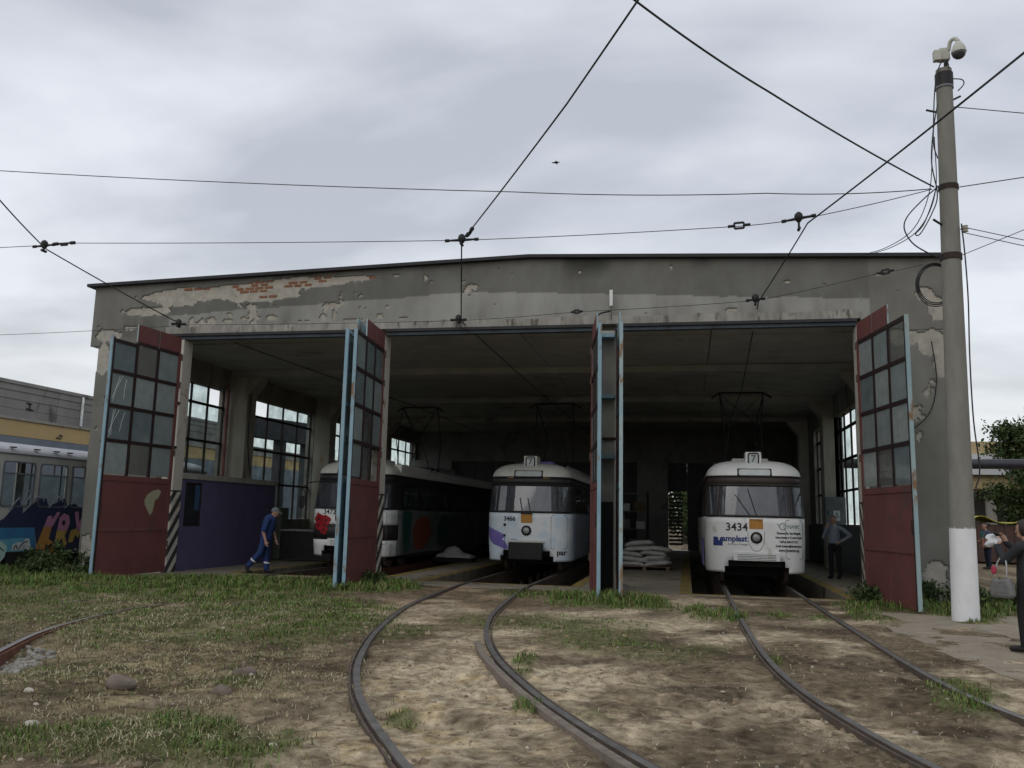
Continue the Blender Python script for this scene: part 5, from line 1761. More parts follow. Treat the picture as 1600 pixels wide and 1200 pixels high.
for nm, a, b, r, lab in ((" a", (4.73, 15.84, 7.5), (30, 15.84, 10.6), .009, "wire rising from the pole's upper band to the frame's edge"),
                         (" b", (4.66, 15.84, 9.05), (30, 12.0, 2.6), .008, "wire falling from the pole top out of the frame"),
                         (" c", (4.78, 15.8, 6.76), (26, 15.8, -.0 + .4 + 0), .007, "upper of two wires falling from the pole's insulator"),
                         (" d", (4.78, 15.8, 6.66), (26, 15.8, -.2 + .2), .007, "lower of two wires falling from the pole's insulator"),
                         (" e", (4.74, 15.84, 6.24), (30, 15.84, 16.8), .007, "stay wire with a turnbuckle rising from the pole's lower band")):
    if nm in (" c", " d"):
        b = (30, 22, 2.2 if nm == " c" else 1.9)
    wire("side_wire", catenary(a, b, .06), r, lab)
wire("hanging_cable", spline([(4.72, 15.6, 6.75), (4.74, 15.58, 6.2), (4.75, 15.58, 5.4), (4.72, 15.58, 4.36), (4.72, 15.58, 3.3), (4.77, 15.58, 2.5), (4.70, 15.58, 2.2), (4.66, 15.60, 2.0)], 6), .012, "black cable hanging slack along the outer side of the pole", "cable", group="pole cables")
wire("looped_cable", spline([(4.38, 15.6, 7.45), (4.1, 15.6, 7.2), (3.85, 15.6, 6.92), (3.79, 15.6, 6.7), (3.9, 15.6, 6.45), (4.1, 15.6, 6.28), (4.4, 15.62, 6.12)], 6), .012, "cable looping out from the pole's upper band to the coil", "cable", group="pole cables")
wire("looped_cable", spline([(4.36, 15.6, 7.47), (4.25, 15.6, 7.1), (4.1, 15.6, 6.75), (3.97, 15.6, 6.6), (4.05, 15.6, 6.6), (4.25, 15.6, 6.95), (4.36, 15.6, 7.3), (4.30, 15.62, 7.9), (4.36, 15.64, 8.5), (4.46, 15.66, 9.0)], 6), .011, "doubled cable hook hanging beside the pole", "cable", group="pole cables")
wire("drop_wire", spline([(4.34, 15.66, 8.25), (4.26, 15.7, 7.4), (4.1, 16.2, 6.9), (3.95, 17.6, 7.0), (3.75, 19.1, 7.3)], 6), .008, "thin wire dropping from the pole top to the roof corner", "cable", group="pole cables")
wire("drop_wire", spline([(4.38, 15.66, 8.4), (4.36, 15.7, 7.4), (4.2, 16.2, 6.9), (4.05, 17.6, 7.0), (3.85, 19.1, 7.3)], 6), .008, "second thin wire dropping to the roof corner beside the first", "cable", group="pole cables")
m = MB()
for k in range(5):
    rr = .33 + .012 * k
    m.tube([(4.40 + rr * math.cos(R(a)) * .85, 16.14 + .012 * k, 5.82 + .02 * (k % 2) + rr * math.sin(R(a)) * 1.05) for a in range(0, 361, 12)], .010, 5)
tag(m.build("cable_coil", M["wire"], smooth=60), "coil of spare black cable hung on the pole at roof height", "cable coil")
m = MB(); m.tube(spline([(5.1, 19.24, 5.4), (5.15, 19.2, 4.6), (5.0, 19.2, 3.9), (4.6, 19.22, 3.5), (4.3, 19.24, 3.4)], 6), .012, 6)
tag(m.build("wall_cable", M["wire"], smooth=60), "cable sagging across the rendered pier beside the pole", "cable")


# fittings strung on the spans
def rod_insulator(c, d, l, label):
    c, d = Vector(c), Vector(d).normalized()
    m = MB()
    m.tube([c - d * l / 2, c + d * l / 2], .022, 8)
    for s in (-1, 1):
        m.tube([c + d * (s * l / 2 - .05), c + d * (s * l / 2 + .05)], .04, 8)
    m.tube([c - d * .08 - Vector((0, 0, .03)), c + d * .08 - Vector((0, 0, .03))], .03, 6)
    return tag(m.build("rod_insulator", M["black"], smooth=50), label, "insulator", "wire fittings")


def loop_insulator(c, d, w, label):
    c, d = Vector(c), Vector(d).normalized()
    t = Vector((0, 0, 1)) - d * d.z
    t.normalize()
    m = MB()
    h = w * .62
    for p, q in ((-1, -1), (1, 1)):
        m.bar(c + d * w * .5 * p - t * h * .5, c + d * w * .5 * p + t * h * .5, .035, .035)
        m.bar(c - d * w * .5 + t * h * .5 * q, c + d * w * .5 + t * h * .5 * q, .035, .035)
    m.tube([c - d * w * 1.2, c - d * w * .5], .028, 6)
    m.tube([c + d * w * .5, c + d * w * 1.2], .028, 6)
    return tag(m.build("loop_insulator", M["black"]), label, "insulator", "wire fittings")


def hanger(c, d, l, label, drop=.18):
    c, d = Vector(c), Vector(d).normalized()
    m = MB()
    m.tube([c - d * l / 2, c - d * l * .1, c + d * l * .1, c + d * l / 2], [.018, .03, .03, .018], 8)
    m.tube([c - d * (l / 2 + .03), c - d * (l / 2 - .05)], .034, 8)
    m.tube([c + d * (l / 2 + .03), c + d * (l / 2 - .05)], .034, 8)
    m.lathe([(.03, .10), (.07, .06), (.08, 0), (.06, -.05), (.03, -.09)], tuple(c + Vector((0, 0, .02))), 12)
    m.tube([c - Vector((0, 0, .05)), c - Vector((0, 0, drop))], .022, 6)
    m.tube([c - Vector((.0, .07, drop)), c - Vector((0, -.07, drop))], .03, 6)
    return tag(m.build("wire_hanger", M["black"], smooth=50), label, "hanger", "wire fittings")


hanger((-4.33, 15.84, 6.93), (1, 0, .01), .62, "hanger where the middle contact wire crosses the span", .09)
hanger((2.05, 15.84, 7.06), (1, 0, .16), .55, "tilted hanger on the span above the third bay", .2)
hanger((-13.85, 15.84, 7.22), (1, 0, .05), .5, "hanger on the span at the far left of the sky", .12)
rod_insulator((-13.35, 15.84, 7.25), (1, 0, .02), .42, "rod insulator beside the hanger at the far left")
rod_insulator((-4.02, 15.25, 6.88), (.47, -.88, 0), .34, "double ball insulator on the middle contact wire")
loop_insulator((.99, 15.84, 6.975), (1, 0, .06), .17, "square loop insulator on the span left of the tilted hanger")
loop_insulator((4.2, 18.99, 6.88), (1, 0, .2), .14, "small loop insulator on the facade wire near the pole")
loop_insulator((-2.42, 18.95, 6.17), (1, 0, .04), .11, "small loop insulator on the facade wire above the second bay")
hanger((-5.2, 18.95, 6.05), (1, 0, 0), .32, "red brown clamp on the facade wire where the contact wire enters", .06)
hanger((1.5, 18.95, 6.34), (1, 0, .1), .35, "clamp on the facade wire above the third bay", .1)
hanger((-12.45, 18.95, 6.12), (1, -.1, -.06), .34, "clamp on the facade wire above the first post", .06)

# ------------------------------------------------------------------ bird
BD = Vector((0, 0, EYE)) + (rt2 * ((868 - 800) / 1342) - up2 * ((254 - 600) / 1342) + fw) * 24.0
m = MB()
for k, (p0, p1, r0, r1) in enumerate((((-.11, 0, 0), (-.05, 0, .0), .006, .022), ((-.05, 0, 0), (.05, 0, .005), .022, .024), ((.05, 0, .005), (.13, 0, .0), .024, .004))):
    m.tube([Vector(p0) + BD, Vector(p1) + BD], [r0, r1], 8)
for s in (-1, 1):
    m.hexa([BD + Vector(q) for q in ((-.03, s * .0, .0), (.04, s * .0, .0), (.05, s * .12, -.005), (.02, s * .12, -.005), (-.03, 0, .008), (.04, 0, .008), (.05, s * .12, -.001), (.02, s * .12, -.001))])
tag(m.build("bird", M["wire"], smooth=60), "small dark bird gliding across the cloudy sky", "bird")
# ------------------------------------------------------------------ people
def sphere_pts(c, r, sq=(1, 1, 1), nu=14, nv=9):
    vs, fs = [], []
    for j in range(nv + 1):
        b = math.pi * j / nv
        for i in range(nu):
            a = 2 * math.pi * i / nu
            vs.append((c[0] + r * sq[0] * math.sin(b) * math.cos(a), c[1] + r * sq[1] * math.sin(b) * math.sin(a), c[2] + r * sq[2] * math.cos(b)))
    for j in range(nv):
        for i in range(nu):
            i2 = (i + 1) % nu
            fs.append((j * nu + i, j * nu + i2, (j + 1) * nu + i2, (j + 1) * nu + i))
    return vs, fs


def capsule(m, p0, p1, r0, r1, n=12):
    p0, p1 = Vector(p0), Vector(p1)
    d = (p1 - p0)
    d = d.normalized() if d.length > 1e-6 else Vector((0, 0, 1))
    pts, rs = [], []
    for k in range(4):
        a = R(90 * (1 - k / 4) - 2)
        pts.append(p0 - d * r0 * math.sin(a)); rs.append(max(.002, r0 * math.cos(a)))
    pts += [p0, p1]; rs += [r0, r1]
    for k in range(1, 5):
        a = R(90 * k / 4 - (2 if k == 4 else 0))
        pts.append(p1 + d * r1 * math.sin(a)); rs.append(max(.002, r1 * math.cos(a)))
    m.tube(pts, rs, n)


def figure(name, label, loc, rotz, caps, balls, mats, voxel=.011, group=None):
    """caps: (p0, p1, r0, r1, material index); balls: (centre, r, squash, material index). Faces +x. One continuous skin."""
    m = MB()
    for p0, p1, r0, r1, k in caps:
        capsule(m, p0, p1, r0, r1)
    for c, r, sq, k in balls:
        v, f = sphere_pts(c, r, sq)
        m.add(v, f)
    me = bpy.data.meshes.new("rough")
    me.from_pydata([tuple(p) for p in m.v], [], m.f)
    ob = bpy.data.objects.new("rough", me)
    COL.objects.link(ob)
    md = ob.modifiers.new("skin", "REMESH")
    md.mode, md.voxel_size = "VOXEL", voxel
    sm = ob.modifiers.new("soft", "SMOOTH")
    sm.factor, sm.iterations = .5, 4
    out = bpy.data.meshes.new_from_object(ob.evaluated_get(bpy.context.evaluated_depsgraph_get()))
    bpy.data.objects.remove(ob)
    bpy.data.meshes.remove(me)
    out.materials.clear()
    for q in mats:
        out.materials.append(q)
    nF = len(out.polygons)
    cen = np.empty(nF * 3, dtype=np.float32)
    out.polygons.foreach_get("center", cen)
    cen = cen.reshape(-1, 3)
    best = np.full(nF, 1e9)
    idx = np.zeros(nF, dtype=np.int32)
    for p0, p1, r0, r1, k in caps:
        a, b = np.array(p0, float), np.array(p1, float)
        d = b - a
        t = np.clip(((cen - a) @ d) / max(1e-9, d @ d), 0, 1)
        dist = np.linalg.norm(cen - (a + t[:, None] * d), axis=1) - (r0 + (r1 - r0) * t)
        w = dist < best
        best[w], idx[w] = dist[w], k
    for c, r, sq, k in balls:
        q = (cen - np.array(c)) / (np.array(sq) * r)
        dist = (np.linalg.norm(q, axis=1) - 1) * r
        w = dist < best
        best[w], idx[w] = dist[w], k
    out.polygons.foreach_set("material_index", idx)
    out.polygons.foreach_set("use_smooth", np.ones(nF, dtype=bool))
    out.name = name
    root = thing(name, label, "person", loc, group)
    root.rotation_euler = (0, 0, rotz)
    o = bpy.data.objects.new("body", out)
    COL.objects.link(o)
    o.parent = root
    return root


def add_part(root, name, m, mt, smooth=60):
    """a part given in the figure's own coordinates"""
    me = bpy.data.meshes.new(name)
    me.from_pydata([tuple(p) for p in m.v], [], m.f)
    me.materials.append(mt)
    me.polygons.foreach_set("use_smooth", [True] * len(me.polygons))
    me.set_sharp_from_angle(angle=R(smooth))
    o = bpy.data.objects.new(name, me)
    COL.objects.link(o)
    o.parent = root
    return o


SKIN = mat("skin", (.42, .25, .18), (.36, .21, .15), rough=.6)
HAIRB = mat("dark_hair", (.03, .022, .018), (.02, .015, .013), rough=.6, scale=30)


def hand(caps, wrist, d, curl, side, k, s=1.0, spread=(0, 1, 0)):
    """palm and five fingers from the wrist along d, bending towards curl; spread: across the palm"""
    w, d, c, a = Vector(wrist), Vector(d).normalized(), Vector(curl).normalized(), Vector(spread).normalized()
    caps.append((tuple(w), tuple(w + d * .075 * s), .026 * s, .034 * s, k))
    caps.append((tuple(w + d * .03 * s + a * .016 * s), tuple(w + d * .08 * s + a * .02 * s), .02 * s, .018 * s, k))
    caps.append((tuple(w + d * .03 * s - a * .016 * s), tuple(w + d * .08 * s - a * .02 * s), .02 * s, .018 * s, k))
    for i, l in enumerate((.068, .078, .073, .058)):
        b = w + d * .088 * s + a * ((i - 1.5) * .0195 * s)
        m1 = b + (d * .8 + c * .35).normalized() * l * .5 * s
        m2 = m1 + (d * .35 + c * .9).normalized() * l * .5 * s
        caps.append((tuple(b), tuple(m1), .0095 * s, .009 * s, k))
        caps.append((tuple(m1), tuple(m2), .009 * s, .008 * s, k))
    tb = w + d * .03 * s - a * (.03 * s * side)
    t1_ = tb + (d * .6 - a * side * .7 + c * .3).normalized() * .035 * s
    t2_ = t1_ + (d * .8 + c * .5).normalized() * .03 * s
    caps.append((tuple(tb), tuple(t1_), .012 * s, .011 * s, k))
    caps.append((tuple(t1_), tuple(t2_), .011 * s, .009 * s, k))


def head(caps, balls, c, fwd, k_skin, s=1.0):
    """head ball centred on c, looking along fwd (unit)"""
    c, f = Vector(c), Vector(fwd).normalized()
    side = Vector((0, 0, 1)).cross(f).normalized()
    upv = f.cross(side)
    balls.append((tuple(c + upv * .02 * s), .100 * s, (1.0, .82, 1.08), k_skin))
    balls.append((tuple(c - upv * .055 * s + f * .03 * s), .066 * s, (1, .9, 1), k_skin))
    caps.append((tuple(c + f * .095 * s + upv * .012 * s), tuple(c + f * .118 * s - upv * .022 * s), .011 * s, .014 * s, k_skin))      # nose
    caps.append((tuple(c + f * .082 * s - upv * .062 * s + side * .02), tuple(c + f * .082 * s - upv * .062 * s - side * .02), .009, .009, k_skin))    # lips
    caps.append((tuple(c + f * .084 * s + upv * .036 * s + side * .035), tuple(c + f * .084 * s + upv * .036 * s - side * .035), .010, .010, k_skin))  # brow
    for q in (-1, 1):
        balls.append((tuple(c + side * q * .082 * s - f * .01), .028, (.7, .35, 1.15), k_skin))


# --- worker in blue coveralls walking with his head bent
COV = mat("blue_coverall", (.022, .05, .16), (.016, .036, .12), scale=8, rough=.9, bump=.3, bscale=14)
SHOE = mat("dark_shoe", (.02, .02, .022), (.015, .015, .016), rough=.7)
cp, bl = [], []
cp += [((0, .09, .86), (-.02, .10, .50), .098, .078, 0), ((-.02, .10, .50), (.02, .10, .12), .078, .075, 0),            # standing leg (left)
       ((0, -.09, .86), (-.10, -.09, .50), .098, .078, 0), ((-.10, -.09, .50), (-.36, -.09, .20), .078, .070, 0),         # trailing leg
       ((.02, .10, .06), (.17, .10, .045), .05, .042, 2), ((-.42, -.09, .16), (-.38, -.09, .04), .05, .04, 2), ((-.38, -.09, .05), (-.31, -.09, .03), .042, .035, 2),
       ((.0, 0, .86), (.02, 0, 1.08), .15, .155, 0), ((.02, 0, 1.06), (.07, 0, 1.30), .16, .165, 0), ((.08, -.13, 1.31), (.08, .13, 1.31), .085, .085, 0),
       ((.09, 0, 1.36), (.15, 0, 1.45), .055, .05, 1),
       ((.08, -.20, 1.31), (.02, -.23, 1.06), .068, .062, 0), ((.02, -.23, 1.10), (.0, -.235, 1.02), .045, .042, 1), ((.0, -.235, 1.02), (.07, -.23, .80), .042, .032, 1),
       ((.08, .20, 1.31), (.08, .24, 1.06), .068, .062, 0), ((.08, .24, 1.08), (.17, .22, .84), .042, .032, 1)]
hand(cp, (.075, -.23, .80), (.15, 0, -1), (.6, .2, -.2), -1, 1, spread=(1, 0, 0))
hand(cp, (.175, .22, .83), (.3, 0, -1), (.6, -.2, -.2), 1, 1, spread=(1, 0, 0))
head(cp, bl, (.20, 0, 1.50), (.82, 0, -.57), 1, .98)
wk = figure("person", "worker in blue short-sleeved coveralls and grey cap walking past the booth", (-10.42, 20.35, 0), R(8), cp, bl, [COV, SKIN, SHOE])
m = MB()
v, f = sphere_pts((.195, 0, 1.545), .107, (1.02, .86, .85))
m.add(v, [q for q in f if all(v[i][2] > 1.515 - .25 * (v[i][0] - .2) - .02 for i in q)])
m.hexa([(.26, -.07, 1.53), (.37, -.05, 1.47), (.37, .05, 1.47), (.26, .07, 1.53), (.26, -.07, 1.545), (.37, -.05, 1.482), (.37, .05, 1.482), (.26, .07, 1.545)])
add_part(wk, "cap", m, mat("grey_cap", (.16, .18, .2), (.12, .135, .15), rough=.9))
RF = mat("reflective_band", (.75, .75, .77), (.68, .68, .7), rough=.4)
m = MB(); m.tube([(.012, .10, .235), (.016, .10, .275)], [.0815, .0815], 16, caps=False); add_part(wk, "reflective_band", m, RF)
m = MB(); m.tube([(-.27, -.09, .305), (-.245, -.09, .335)], [.079, .080], 16, caps=False); add_part(wk, "reflective_band", m, RF)

# --- man in a grey-blue shirt by the cabinet, hand on hip, the other at his face
SHIRT = mat("grey_blue_shirt", (.27, .31, .38), (.22, .255, .32), scale=10, rough=.9, bump=.2, bscale=18)
DARKT = mat("dark_trousers", (.02, .021, .028), (.015, .016, .02), rough=.9)
cp, bl = [], []
cp += [((0, .09, .88), (.02, .11, .50), .095, .070, 2), ((.02, .11, .50), (0, .12, .10), .070, .058, 2), ((0, -.09, .88), (.03, -.10, .50), .095, .070, 2), ((.03, -.10, .50), (0, -.11, .10), .070, .058, 2),
       ((0, .12, .05), (.17, .13, .045), .048, .042, 3), ((0, -.11, .05), (.17, -.12, .045), .048, .042, 3),
       ((0, 0, .90), (0, 0, 1.0), .145, .15, 2), ((0, 0, 1.0), (0, 0, 1.22), .15, .16, 0), ((0, 0, 1.22), (-.01, 0, 1.34), .155, .14, 0), ((-.01, -.14, 1.40), (-.01, .14, 1.40), .075, .075, 0),
       ((0, 0, 1.44), (.02, 0, 1.52), .055, .052, 1),
       ((-.01, .20, 1.39), (-.08, .42, 1.20), .062, .052, 0), ((-.08, .42, 1.20), (.04, .20, 1.04), .05, .04, 0),
       ((-.01, -.20, 1.39), (.08, -.27, 1.15), .062, .052, 0), ((.08, -.27, 1.15), (.20, -.14, 1.40), .048, .036, 0)]
hand(cp, (.04, .21, 1.04), (.5, -.7, -.3), (.2, -.5, -.6), 1, 1, spread=(0, .3, 1))
hand(cp, (.20, -.14, 1.40), (-.1, .15, 1), (-.6, .5, .2), 1, 1, spread=(0, 1, 0))
head(cp, bl, (.03, 0, 1.62), (1, 0, -.05), 1, 1.0)
mn = figure("person", "man in a grey-blue shirt and dark trousers standing with a hand on his hip", (4.05, 25.9, 0), R(-115), cp, bl, [SHIRT, SKIN, DARKT, SHOE])
m = MB(); v, f = sphere_pts((.018, 0, 1.645), .106, (1.0, .86, 1.05)); m.add(v, [q for q in f if all(v[i][2] > 1.665 or v[i][0] < -.03 for i in q) and all(v[i][2] > 1.60 for i in q)])
add_part(mn, "hair", m, mat("grey_hair", (.10, .09, .08), (.07, .065, .06), rough=.7))
m = MB(); m.tube([(.01, 0, 1.455), (.0, 0, 1.485)], [.075, .066], 14, caps=False); add_part(mn, "collar", m, mat("white_collar", (.6, .62, .65), (.55, .57, .6), rough=.8))

# --- woman far off, denim jacket, teal scarf, striped bag
DEN = mat("denim", (.07, .10, .17), (.05, .075, .13), scale=12, rough=.9)
TEAL = mat("teal_cloth", (.02, .13, .13), (.015, .1, .1), rough=.9)
JEAN = mat("dark_jeans", (.02, .025, .045), (.015, .02, .035), rough=.9)
cp, bl = [], []
cp += [((0, .085, .84), (.01, .09, .47), .10, .07, 2), ((.01, .09, .47), (-.02, .09, .10), .07, .05, 2), ((0, -.085, .84), (.02, -.09, .47), .10, .07, 2), ((.02, -.09, .47), (0, -.09, .10), .07, .05, 2),
       ((-.02, .09, .05), (.14, .09, .04), .045, .036, 3), ((0, -.09, .05), (.15, -.09, .04), .045, .036, 3),
       ((0, 0, .86), (-.01, 0, 1.10), .155, .145, 0), ((-.01, 0, 1.10), (0, 0, 1.26), .15, .14, 0), ((0, -.13, 1.32), (0, .13, 1.32), .07, .07, 0), ((.02, 0, 1.36), (.04, 0, 1.43), .05, .048, 1),
       ((0, .18, 1.31), (.04, .21, 1.06), .058, .05, 0), ((.04, .21, 1.06), (.22, .12, 1.0), .048, .036, 0), ((0, -.18, 1.31), (.02, -.22, 1.06), .058, .05, 0), ((.02, -.22, 1.06), (.20, -.14, .98), .048, .036, 0),
       ((.12, -.05, 1.28), (.15, .05, 1.08), .09, .08, 4)]
hand(cp, (.22, .12, 1.0), (1, -.3, .1), (0, -.8, 0), 1, 1, spread=(0, 0, 1))
hand(cp, (.20, -.14, .98), (1, .3, .1), (0, .8, 0), -1, 1, spread=(0, 0, 1))
head(cp, bl, (.06, 0, 1.53), (1, 0, -.1), 1, .95)
w1 = figure("person", "woman in denim jacket and teal scarf with a striped bag beyond the pole", (10.7, 34.6, 0), R(185), cp, bl, [DEN, SKIN, JEAN, SHOE, TEAL], voxel=.013)
m = MB(); v, f = sphere_pts((.035, 0, 1.56), .108, (1.0, .9, 1.02)); m.add(v, [q for q in f if all(v[i][2] > 1.60 or v[i][0] < .02 for i in q) and all(v[i][2] > 1.47 for i in q)])
v, f = sphere_pts((-.09, 0, 1.60), .06); m.add(v, f)
add_part(w1, "hair", m, HAIRB)
BG = thing("striped_bag", "brown and red striped bag held by the woman in the denim jacket", "bag", (10.7, 34.6, .8))
sm_ = mat("bag_brown", (.22, .12, .09), (.18, .10, .07), rough=.8)
MB().box(10.40, 10.80, 34.30, 34.42, .78, 1.12).build("bag_body", sm_, BG, bevel=.03)
for k in range(8):
    MB().box(10.415 + k * .048, 10.435 + k * .048, 34.292, 34.30, .80, 1.10).build("stripe", mat("bag_stripe", (.42, .25, .16), (.3, .1, .09), rough=.8) if k % 2 else M["red"], BG)
m = MB(); m.tube(spline([(10.48, 34.36, 1.12), (10.52, 34.36, 1.24), (10.62, 34.36, 1.26), (10.70, 34.36, 1.12)], 6), .012, 6); m.build("handle", sm_, BG)

# --- woman at the right edge photographing the depot
JAC = mat("black_jacket", (.022, .024, .028), (.015, .016, .02), scale=10, rough=.8, bump=.4, bscale=16)
BLK = mat("black_trousers", (.010, .010, .012), (.008, .008, .009), rough=.9)
BOOT = mat("black_boot", (.012, .012, .013), (.01, .01, .011), rough=.45)
cp, bl = [], []
cp += [((0, .10, .86), (.02, .16, .48), .105, .072, 2), ((.02, .16, .48), (-.02, .22, .10), .072, .05, 2), ((0, -.09, .86), (.0, -.10, .48), .105, .072, 2), ((.0, -.10, .48), (-.03, -.10, .10), .072, .05, 2),
       ((-.03, .22, .06), (.15, .23, .038), .048, .034, 3), ((-.04, -.10, .06), (.14, -.11, .038), .048, .034, 3), ((-.05, .22, .03), (-.04, .22, .02), .03, .03, 3),
       ((0, 0, .80), (0, 0, 1.02), .165, .155, 0), ((0, 0, 1.02), (-.01, 0, 1.22), .155, .15, 0), ((-.01, -.14, 1.31), (-.01, .14, 1.31), .075, .075, 0), ((0, 0, 1.35), (.03, 0, 1.42), .052, .05, 1),
       ((0, .19, 1.30), (.16, .25, 1.12), .064, .054, 0), ((.16, .25, 1.12), (.34, .13, 1.30), .052, .04, 0), ((0, -.19, 1.30), (.17, -.24, 1.14), .064, .054, 0), ((.17, -.24, 1.14), (.36, -.08, 1.34), .052, .04, 0)]
hand(cp, (.34, .13, 1.31), (.35, -.35, 1), (.1, -1, .1), 1, 1, .95, spread=(1, .3, 0))
hand(cp, (.36, -.08, 1.35), (.3, .3, 1), (.1, 1, .1), -1, 1, .95, spread=(1, -.3, 0))
head(cp, bl, (.05, 0, 1.51), (1, 0, 0), 1, .96)
W2L = Vector((4.27, 12.25, .0))
w2 = figure("person", "woman in black jacket and trousers taking a photo at the frame's edge", W2L, R(126), cp, bl, [JAC, SKIN, BLK, BOOT], voxel=.0085)
m = MB(); v, f = sphere_pts((.028, 0, 1.54), .112, (1.0, .90, 1.05)); m.add(v, [q for q in f if all(v[i][2] > 1.57 or v[i][0] < .085 for i in q) and all(v[i][2] > 1.40 for i in q)])
add_part(w2, "hair", m, HAIRB)
m = MB(); m.tube([(0, 0, .80), (0, 0, .70)], [.168, .172], 18, caps=False); add_part(w2, "shirt_hem", m, mat("pinkish_hem", (.34, .27, .26), (.28, .22, .21), rough=.9))
rot = Matrix.Rotation(R(126), 3, "Z")
wp = lambda q: W2L + rot @ Vector(q)
PH = MB(); ax, ay = rot @ Vector((1, 0, 0)), rot @ Vector((0, 1, 0))
PH.obox(wp((.43, .03, 1.44)), ay * .07, ax * .005, Vector((0, 0, .036)))
tag(PH.build("smartphone", M["black"], bevel=.004), "black phone held up by the woman at the frame's edge", "phone")
# her handbag, red scarf and white carrier bag
HB = thing("handbag", "grey leather shoulder bag hanging from the photographer's arm", "bag", wp((.16, .32, .75)))
m = MB()
out = [(-.19, -.13), (-.15, -.165), (.15, -.165), (.19, -.13), (.175, .0), (.13, .12), (.04, .10), (-.05, .115), (-.14, .13), (-.18, .0)]
c0 = wp((.17, .31, .80))
m.prism([c0 + rot @ Vector((a_ * .82, -.055, b_ * .85)) for a_, b_ in out], rot @ Vector((0, .11, 0)))
m.build("bag_body", mat("grey_leather", (.17, .17, .165), (.12, .12, .12), scale=9, rough=.45, bump=.6, bscale=14), HB, bevel=.03)
m = MB()
for s in (-.08, .08):
    m.tube(spline([wp((.17 + s, .33, .92)), wp((.17 + s * .8, .30, 1.08)), wp((.17 + s * .3, .26, 1.16)), wp((.17 - s * .2, .24, 1.08))], 6), .010, 6)
m.build("strap", mat("bag_strap", (.34, .34, .33), (.28, .28, .27), rough=.5), HB, smooth=60)
RS = MB(); v, f = pillow(0, 0, 0, .035, .02, .06, 9, 0)
RS.add([wp((.26, .33, 1.0)) + rot @ Vector(q) for q in v], f)
tag(RS.build("red_scarf", mat("red_cloth", (.40, .05, .09), (.3, .03, .06), rough=.9), smooth=70), "red cloth stuffed into the grey shoulder bag", "scarf")
CBm = MB(); v, f = pillow(0, 0, 0, .09, .05, .085, 5, .4)
CBm.add([wp((.40, .12, 1.36)) + rot @ Vector(q) for q in v], f)
CBm.v = [(p[0] + .02 * math.sin(p[2] * 60), p[1] + .015 * math.cos(p[2] * 50 + p[0] * 30), p[2] + .02 * math.sin(p[0] * 50)) for p in CBm.v]
cbag = mat("thin_white_plastic", (.66, .67, .68), (.55, .56, .57), rough=.4)
tag(CBm.build("carrier_bag", cbag, smooth=70), "crumpled white plastic bag dangling from the photographer's wrist", "bag")
# ------------------------------------------------------------------ right background
RB = thing("yellow_building", "low yellow and white building with square columns behind the tree", "building", (16.5, 52, 0))
YB = mat("pale_yellow_render", (.48, .37, .20), (.42, .33, .19), scale=1, rough=.9)
WB = mat("white_band_paint", (.66, .67, .68), (.58, .59, .6), scale=1, rough=.8)
MB().box(13.0, 40, 50.4, 60, 5.35, 6.05).build("upper_wall", YB, RB)
MB().box(12.9, 40, 50.0, 60, 4.25, 5.34).build("white_fascia", WB, RB)
MB().box(13.0, 40, 50.3, 60, 3.5, 4.24).build("canopy_soffit", YB, RB)
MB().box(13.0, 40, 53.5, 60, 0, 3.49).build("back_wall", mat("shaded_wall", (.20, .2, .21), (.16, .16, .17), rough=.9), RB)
for x in (15.75, 20, 24.5, 29):
    MB().box(x, x + .42, 50.5, 50.9, 0, 3.49).build("column", M["concrete"], RB)
for x in (13.4, 14.6, 17.5, 19, 22):
    f = MB().box(x, x + .08, 53.44, 53.49, .4, 3.2).build("window_frame", WB, RB)
    MB().box(x + .09, x + .8, 53.45, 53.48, .5, 3.1).build("pane", M["tramside"], RB)

PI = thing("heating_pipe", "thick black heating pipe carried overhead across the yard", "pipe", (12, 32, 0))
m = MB(); m.tube([(5.36, 32, 3.62), (20, 32, 3.70), (45, 32, 3.8)], .17, 16)
m.build("pipe_run", mat("pipe_wrap", (.03, .03, .042), (.022, .022, .03), scale=6, rough=.45, spec=.5), PI, smooth=50)
for x in (7.2, 19.5, 32):
    m = MB(); m.box(x - .08, x + .08, 31.92, 32.08, 0, 3.48); m.box(x - .2, x + .2, 31.85, 32.15, 3.4, 3.48)
    m.build("support", M["steelgrey"], PI)

KI = thing("brown_container", "brown steel container under a yellow tarpaulin beyond the pole", "container", (13, 41, 0))
MB().box(11.9, 14.1, 40.0, 42, .05, 1.62).build("steel_box", mat("brown_steel", (.085, .045, .035), (.06, .034, .028), rough=.7), KI, bevel=.02)
for k in range(6):
    MB().box(12.0 + k * .36, 12.06 + k * .36, 39.95, 39.999, .1, 1.58).build("rib", mat("brown_rib", (.09, .05, .038), (.07, .04, .03), rough=.7), KI)
U, V = np.meshgrid(np.linspace(0, 1, 22), np.linspace(0, 1, 14), indexing="ij")
tz = 1.68 + .10 * np.sin(U * 9) * (1 - V) * .3 + .22 * np.exp(-((U - .15) / .18) ** 2) + .05 * (fbm(U * 6, V * 4, 1.5, 3, 14))
P = np.stack([11.78 + 2.4 * U, 39.86 + 2.3 * V, tz], -1)
MB().grid(P.tolist()).build("tarpaulin", mat("yellow_tarp", (.50, .47, .07), (.42, .38, .05), rough=.6), KI, smooth=60, solid=.02)

